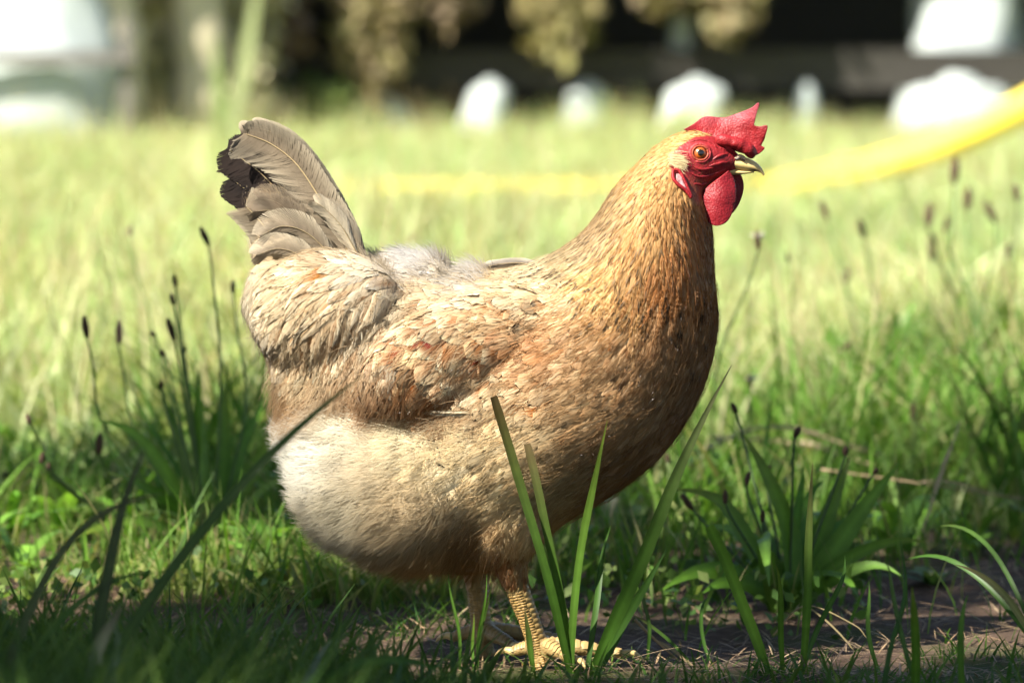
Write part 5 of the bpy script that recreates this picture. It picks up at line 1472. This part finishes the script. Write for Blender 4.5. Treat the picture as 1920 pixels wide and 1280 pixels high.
# single stalks
for (bx, by, Y, hx_, hy_, hl, ln, bw, lab, anth) in [
        (1330, 960, None, 1420, 450, 46, -.1, -.02, 'slender seed stalk rising in front of the pipe beside the breast', True),
        (1470, 890, None, 1585, 650, 36, 1.1, .01, 'leaning seed stalk with dark head above the shaded plantain', False),
        (1400, 960, None, 1407, 714, 30, -.05, .0, 'short stalk with a pale ring of anthers beside the breast', True),
        (800, 780, None, 774, 446, 24, .2, .0, 'single dark seed head showing above the back of the hen', False),
        (262, 900, None, 244, 432, 30, .1, .02, 'pale thin seed stalk standing tallest left of the tail', False),
        (1500, 840, None, 1478, 482, 26, -.3, .0, 'blurred seed stalk between the breast and the loose plantain', False),
        (1250, 1020, None, 1252, 858, 24, -.2, .0, 'low dark seed head just under the breast', False),
        (1760, 990, None, 1752, 905, 22, .1, .0, 'short tan seed stalk at right above bare soil', False),
        (60, 960, None, 18, 892, 34, -1.4, .0, 'drooping brown seed head at the left edge', False),
        (1700, 960, None, 1712, 770, 40, .0, .0, 'upright brown seed stalk in front of the right clump', False)]:
    r4, b4 = plant_root('seed_stalk', bx, by, lab, 'seed stalk', 'single seed stalks')
    add_stalk(r4, b4, hx_, hy_, b4.y + .02, hl, ln, bow=bw, anthers=anth, hcol=HEADC if not anth else (0.12, 0.07, 0.045), col=(0.10, 0.15, 0.04))
    b_ = Vector(b4)
    for k in range(2):
        add_leaf(r4, tuple(b_), tuple(b_ + Vector((rng.normal(0, .04), rng.normal(0, .03), rng.uniform(.03, .07)))), tuple(b_ + Vector((rng.normal(0, .01), 0, .04))), .008)

# broad low weeds
def weed(px, py, lab, n, R, W, cols, up=0.5):
    root, b = plant_root('leafy_weed', px, py, lab, 'weed', 'low leafy weeds')
    a0 = rng.uniform(0, 6.28)
    for k in range(n):
        a = a0 + 2 * math.pi * k / n + rng.normal(0, .25); r = R * rng.uniform(.7, 1.15); z = R * up * rng.uniform(.3, 1.3)
        tip = Vector(b) + Vector((math.cos(a) * r, math.sin(a) * r, z * .75)); mid = Vector(b) + Vector((math.cos(a) * r * .45, math.sin(a) * r * .45, z * 1.3))
        add_leaf(root, tuple(b), tuple(tip), tuple(mid), W * rng.uniform(.8, 1.2), col=cols[k % len(cols)], hint=(-math.cos(a) * .5, -math.sin(a) * .5, 1.0), fold=.15)
LT = [(0.14, 0.22, 0.05), (0.18, 0.26, 0.07), (0.11, 0.19, 0.04)]
MD = [(0.08, 0.15, 0.03), (0.10, 0.17, 0.035), (0.06, 0.12, 0.02)]
for (px, py, lab, n, R, W, cols, up) in [
        (40, 865, 'pale broad-leaved weed at the left edge of the sunlit grass', 8, .07, .030, LT, .5), (160, 845, 'bright leafy weed between left plantain and left edge', 8, .07, .026, LT, .6),
        (290, 850, 'sunlit leafy weed behind the left plantain', 7, .07, .024, LT, .6), (1590, 735, 'pale weed with one broad shining leaf in the meadow at right', 7, .07, .034, [(0.24, 0.32, 0.14), (0.14, 0.22, 0.05)], .5),
        (1375, 905, 'bright broad leaf weed right below the breast', 6, .06, .034, LT, .7), (560, 985, 'green leafy weed tucked under the rear fluff', 9, .06, .02, MD, .7), (640, 1060, 'small weed on the soil below the white fluff', 8, .04, .014, MD, .6),
        (1150, 1020, 'round-leaved weed with a silvery leaf under the breast', 7, .06, .026, [(0.12, 0.18, 0.06), (0.22, 0.28, 0.16), (0.1, 0.16, 0.04)], .8), (1230, 985, 'narrow-leaved weed between the breast and the right plantain', 9, .07, .016, MD, .9),
        (1750, 1085, 'low weed with flat leaves at right on bare soil', 7, .05, .016, MD, .4), (1850, 920, 'grassy weed at the right edge in half shade', 9, .08, .014, MD, .9), (60, 1110, 'small pale weed at the lower left in a sun fleck', 8, .035, .014, LT, .7),
        (480, 1120, 'small weed with an arching leaf on the soil left of the feet', 6, .04, .018, MD, .7), (700, 1110, 'tiny weed on dark soil left of the far foot', 6, .03, .012, MD, .6), (330, 1000, 'dense green weed at the foot of the left plantain', 10, .06, .02, MD, .6),
        (230, 1000, 'spreading weed left of the tall plantain on brown soil', 8, .06, .018, MD, .5), (1900, 1000, 'low clump of narrow leaves at the right edge on soil', 8, .06, .014, MD, .7),
        (1480, 780, 'bright weed in the meadow just behind the shaded plantain', 9, .08, .02, LT, .6), (1720, 700, 'bright leafy weed between the two right plantains', 9, .08, .024, LT, .7), (1640, 850, 'green weed in half shade right behind the shaded plantain', 9, .07, .02, LT, .6)]:
    weed(px, py, lab, n, R, W, cols, up)

# broad cut grass blades in front of and beside the hen
def tuft(px, py, Y, lab, blades_):
    root, b = plant_root('grass_tuft', px, py, lab, 'grass tuft', 'broad-bladed grass tufts', Y)
    for (bx, tx, ty, Yt, mx, my, w, prof, c, tc) in blades_:
        sc = (Yt - CAM.y) / F * 0.72
        bb = U(bx, py, Y); bb.z = -.003
        add_leaf(root, tuple(bb), tuple(U(tx, ty, Yt)), tuple(U(mx, my, (Y + Yt) / 2)), w * sc, col=c, prof=prof, name='blade', hint=(rng.normal(0, .25), -1, .25), fold=.3, tipcol=tc, n=16)
g1, g2, g3 = (0.05, 0.12, 0.014), (0.068, 0.145, 0.018), (0.04, 0.095, 0.014)
br_ = (0.16, 0.12, 0.06)
tuft(1100, 1262, -0.075, 'tuft of broad cut blades growing right beside the near foot', [
    (1070, 925, 742, -.12, 1000, 960, 24, CUT, g1, br_), (1078, 986, 828, -.10, 1030, 1000, 22, CUT, g1, br_), (1072, 1135, 790, -.11, 1075, 1000, 22, BLADE, g2, None), (1110, 1372, 684, -.10, 1190, 1060, 36, BLADE, g1, (0.1, 0.09, 0.05)),
    (1120, 1250, 1030, -.07, 1180, 1140, 24, BLADE, g3, None), (1100, 1145, 985, -.05, 1120, 1100, 16, BLADE, g3, None)])
tuft(1480, 1262, -0.075, 'tuft of tall cut blades in front of the shaded plantain', [
    (1440, 1326, 985, -.1, 1380, 1080, 30, CUT, g2, None), (1505, 1528, 862, -.1, 1522, 1050, 22, BLADE, g2, br_), (1468, 1448, 1062, -.1, 1462, 1140, 16, BLADE, g2, None), (1500, 1590, 1040, -.06, 1560, 1120, 14, BLADE, g3, None), (1650, 1610, 1095, -.06, 1620, 1160, 12, BLADE, g2, None)])
tuft(985, 1262, -0.06, 'two short upright blades standing between the feet', [(1000, 985, 1140, -.08, 992, 1200, 16, BLADE, g2, br_), (862, 850, 1080, -.06, 858, 1180, 9, BLADE, g2, None), (895, 912, 1076, -.07, 898, 1170, 9, BLADE, g2, None), (892, 922, 1084, -.07, 898, 1170, 8, BLADE, g3, None), (888, 886, 1150, -.06, 887, 1210, 9, BLADE, g2, None)])
tuft(1215, 1240, 0.0, 'thin dark blades rising behind the long front toe', [(1215, 1214, 1060, 0, 1210, 1150, 10, CUT, g3, br_), (1330, 1330, 1120, 0.02, 1300, 1160, 10, BLADE, g3, None), (1290, 1180, 1150, 0.0, 1230, 1170, 9, BLADE, g3, br_)])
tuft(1720, 1330, -0.35, 'out of focus blades at the bottom right corner', [(1715, 1712, 1090, -.4, 1720, 1180, 26, BLADE, g2, None), (1810, 1812, 1110, -.35, 1800, 1200, 18, BLADE, g2, None), (1740, 1640, 1050, -.3, 1690, 1120, 14, BLADE, g3, None), (1650, 1700, 1020, -.3, 1680, 1140, 14, BLADE, g3, None)])
tuft(150, 1420, -0.62, 'dark out of focus blades crossing in front at the lower left', [
    (140, 276, 842, -.6, 190, 1060, 34, BLADE, (0.035, 0.06, 0.018), (0.06, 0.06, 0.03)), (60, 700, 682, -.55, 330, 960, 30, BLADE, (0.05, 0.09, 0.025), None), (-60, 300, 905, -.6, 60, 980, 26, BLADE, (0.05, 0.075, 0.025), (0.1, 0.09, 0.05)),
    (-80, 330, 1085, -.6, 80, 1040, 22, BLADE, g3, None), (160, 210, 1110, -.7, 180, 1200, 40, BLADE, (0.10, 0.13, 0.10), None), (230, 215, 1160, -.75, 200, 1230, 30, BLADE, (0.12, 0.16, 0.12), None)])
tuft(560, 1420, -0.6, 'low dark out of focus grass leaf along the bottom under the fluff', [(380, 860, 1262, -.55, 640, 1150, 30, BLADE, g3, None), (520, 620, 1200, -.6, 560, 1270, 28, BLADE, (0.10, 0.14, 0.10), None), (700, 760, 1215, -.5, 740, 1290, 18, BLADE, g3, None)])
tuft(1900, 1240, 0.0, 'long half-dry blades lying out over the soil at the right edge', [(1960, 1795, 1060, .0, 1880, 1075, 18, BLADE, (0.2, 0.2, 0.08), br_), (1960, 1700, 1040, .1, 1800, 1010, 14, BLADE, g3, None), (1960, 1760, 985, .15, 1850, 950, 12, BLADE, g3, None)])
# drooping leaf left
rd, bd = plant_root('drooping_leaf', 425, 1092, 'single pale leaf arching over on the soil left of the fluff', 'leaf')
add_leaf(rd, tuple(bd), tuple(U(522, 1110, bd.y - .05)), tuple(U(470, 985, bd.y)), 30 * (bd.y - CAM.y) / F, col=(0.13, 0.2, 0.06), hint=(0, -1, .5), name='blade', prof=BLADE)
# bleached stalks lying about
def dry_stalk(pts, w, lab, col=(0.40, 0.32, 0.18)):
    P = [tuple(U(*p)) for p in pts]
    root = empty('dry_stalk', P[0], lab, 'dry stalk', 'bleached stalks on the ground')
    v, q, c = tube(catmull(P, 24), np.linspace(w, w * .5, 24), 6, col)
    part('stem', mesh_np('stem', v, q, c), M_STRAW, root)
    e = np.array(P[-1]); d = e - np.array(P[-2]); d /= np.linalg.norm(d)
    part('sheath', leaf_mesh(bez(np.array(P[1]), np.array(P[1]) + d * .03 + np.array((0, 0, .01)), np.array(P[1]) + d * .07, 8), w * 2.2, np.array(col) * .8, (0, -1, .6), BLADE, name='sheath'), M_STRAW, root)
dry_stalk([(1300, 850, .9), (1450, 800, 1.0), (1660, 855, 1.0)], .0022, 'bleached stalk lying across the soil above the shaded plantain')
dry_stalk([(1330, 820, 1.1), (1480, 830, 1.1), (1640, 872, 1.05)], .0025, 'second bleached stalk lying just under the upper one')
dry_stalk([(1540, 880, .7), (1720, 905, .7), (1925, 935, .65)], .0013, 'long thin tan stalk running to the right edge', (0.3, 0.22, 0.13))
dry_stalk([(1700, 1075, .6), (1745, 950, .6), (1800, 790, .65)], .0016, 'upright bleached stalk at right in front of the meadow')
dry_stalk([(1450, 1190, .05), (1510, 1135, .05), (1600, 1170, .05), (1625, 1195, .05)], .0007, 'thin arched straw in front of the shaded plantain', (0.3, 0.24, 0.12))
dry_stalk([(1190, 1160, .02), (1230, 1200, .02), (1270, 1235, .02)], .0012, 'short broken straw right of the long toe', (0.32, 0.24, 0.13))
dry_stalk([(1480, 890, 1.2), (1560, 780, 1.2), (1700, 640, 1.25)], .0012, 'slanting pale grass stem above the dark leaning seed head', (0.22, 0.26, 0.1))
# tall blurred reed leaf in front of the shed at left
rr_, rb = plant_root('reed_leaf', 425, 330, 'tall blurred green reed leaf standing before the shed at left', 'reed')
add_leaf(rr_, tuple(rb), tuple(U(500, -90, rb.y)), tuple(U(440, 180, rb.y)), 28 * (rb.y - CAM.y) / F, col=(0.30, 0.34, 0.17), hint=(0, -1, .1), prof=BLADE, name='blade')
add_leaf(rr_, tuple(rb), tuple(U(400, 60, rb.y)), tuple(U(415, 250, rb.y)), 30 * (rb.y - CAM.y) / F, col=(0.2, 0.26, 0.1), hint=(0, -1, .1), prof=BLADE, name='blade')

# fine grass growing up through the plantains and tufts
cx_, cy_ = [], []
for (q, n_, sp) in ((b2, 420, .11), (b1, 60, .10), (Vector((0.36, 1.3, 0)), 500, .16), (Vector((0.33, .75, 0)), 300, .12), (Vector((-.2, .45, 0)), 300, .09), (Vector((0.10, .45, 0)), 160, .05)):
    cx_.append(rng.normal(q.x, sp, n_)); cy_.append(rng.normal(q.y, sp, n_))
stuff_blades('tall_fine_grass', 'fine upright grass growing through the plantains', 'grass', np.concatenate(cx_), np.concatenate(cy_),
             lambda a_, b_: 0.05 + 0.09 * vnoise(a_, b_, 9), (0.0012, 0.0042), LG + [(0.12, 0.2, 0.04)], LG + [(0.16, 0.22, 0.06), (0.3, 0.25, 0.12)], (0.1, 0.8), segs=5, var=0.3)

x, y = frustum_points(16000, 0.15, 2.4, 1.4)
kp = (vnoise(x, y + 9, 4) + 0.3 * rng.random(len(x))) > 0.62
x, y = x[kp], y[kp]
v, q, c = leaf_cloud(len(x), lambda k: np.stack([x, y, gh(x, y) + rng.uniform(.004, .035, len(x))], 1), (0.006, 0.017), [(0.07, 0.14, 0.02), (0.10, 0.18, 0.035), (0.05, 0.11, 0.02), (0.16, 0.22, 0.06)])
tag(link('ground_cover', mesh_np('ground_cover', v, q, c), M_LEAF), 'low tangled small-leaved ground cover on the soil', 'ground cover', kind='stuff')
# denser rank growth at the right edge and behind the left plantain
cx_, cy_ = [], []
for (gx_, gy_, n_, sp) in ((0.50, 1.5, 420, .10), (0.62, 1.9, 500, .13), (0.40, 1.15, 260, .08), (0.30, 1.6, 240, .10), (0.56, 1.05, 260, .07), (-0.42, .9, 240, .08), (-.27, 1.1, 240, .09), (0.15, .8, 200, .07)):
    cx_.append(rng.normal(gx_, sp, n_)); cy_.append(rng.normal(gy_, sp, n_))
stuff_blades('rank_grass', 'dense green rank grass at the right edge and behind the plantains', 'grass', np.concatenate(cx_), np.concatenate(cy_),
             lambda a_, b_: 0.07 + 0.15 * vnoise(a_, b_, 5), (0.002, 0.008), LG + [(0.14, 0.24, 0.05)], LG + [(0.2, 0.3, 0.09), (0.3, 0.27, 0.13)], (0.2, 1.0), segs=5, var=0.3)
# broad docks and dandelion-like weeds, joined: too tangled to count
items = []
for k in range(70):
    wx, wy = (rng.uniform(.18, .62), rng.uniform(.5, 1.9)) if k % 2 else (rng.uniform(-.6, -.12), rng.uniform(.4, 1.5))
    for m in range(6):
        az_ = rng.uniform(0, 6.28); r_ = rng.uniform(.03, .07); z_ = rng.uniform(.01, .05)
        b0_ = np.array((wx, wy, float(gh(wx, wy)))); t_ = b0_ + np.array((math.cos(az_) * r_, math.sin(az_) * r_, z_)); m_ = (b0_ + t_) / 2 + np.array((0, 0, z_ * .9))
        me_ = leaf_mesh(bez(b0_, m_, t_, 6), rng.uniform(.010, .022), np.array(LG[k % 3]) * rng.uniform(.9, 1.7), (-math.cos(az_) * .5, -math.sin(az_) * .5, 1), LANCE, .15, 3)
        V_ = np.empty(len(me_.vertices) * 3, np.float32); me_.vertices.foreach_get('co', V_)
        C_c = np.empty(len(me_.vertices) * 4, np.float32); me_.attributes['Col'].data.foreach_get('color', C_c)
        items.append((V_.reshape(-1, 3), quads_grid(6, 3), C_c.reshape(-1, 4)[:, :3])); bpy.data.meshes.remove(me_)
v, q, c = merge(items)
tag(link('undergrowth', mesh_np('undergrowth', v, q, c), M_LEAF), 'tangled low broad-leaved undergrowth on both sides of the hen', 'undergrowth', kind='stuff')
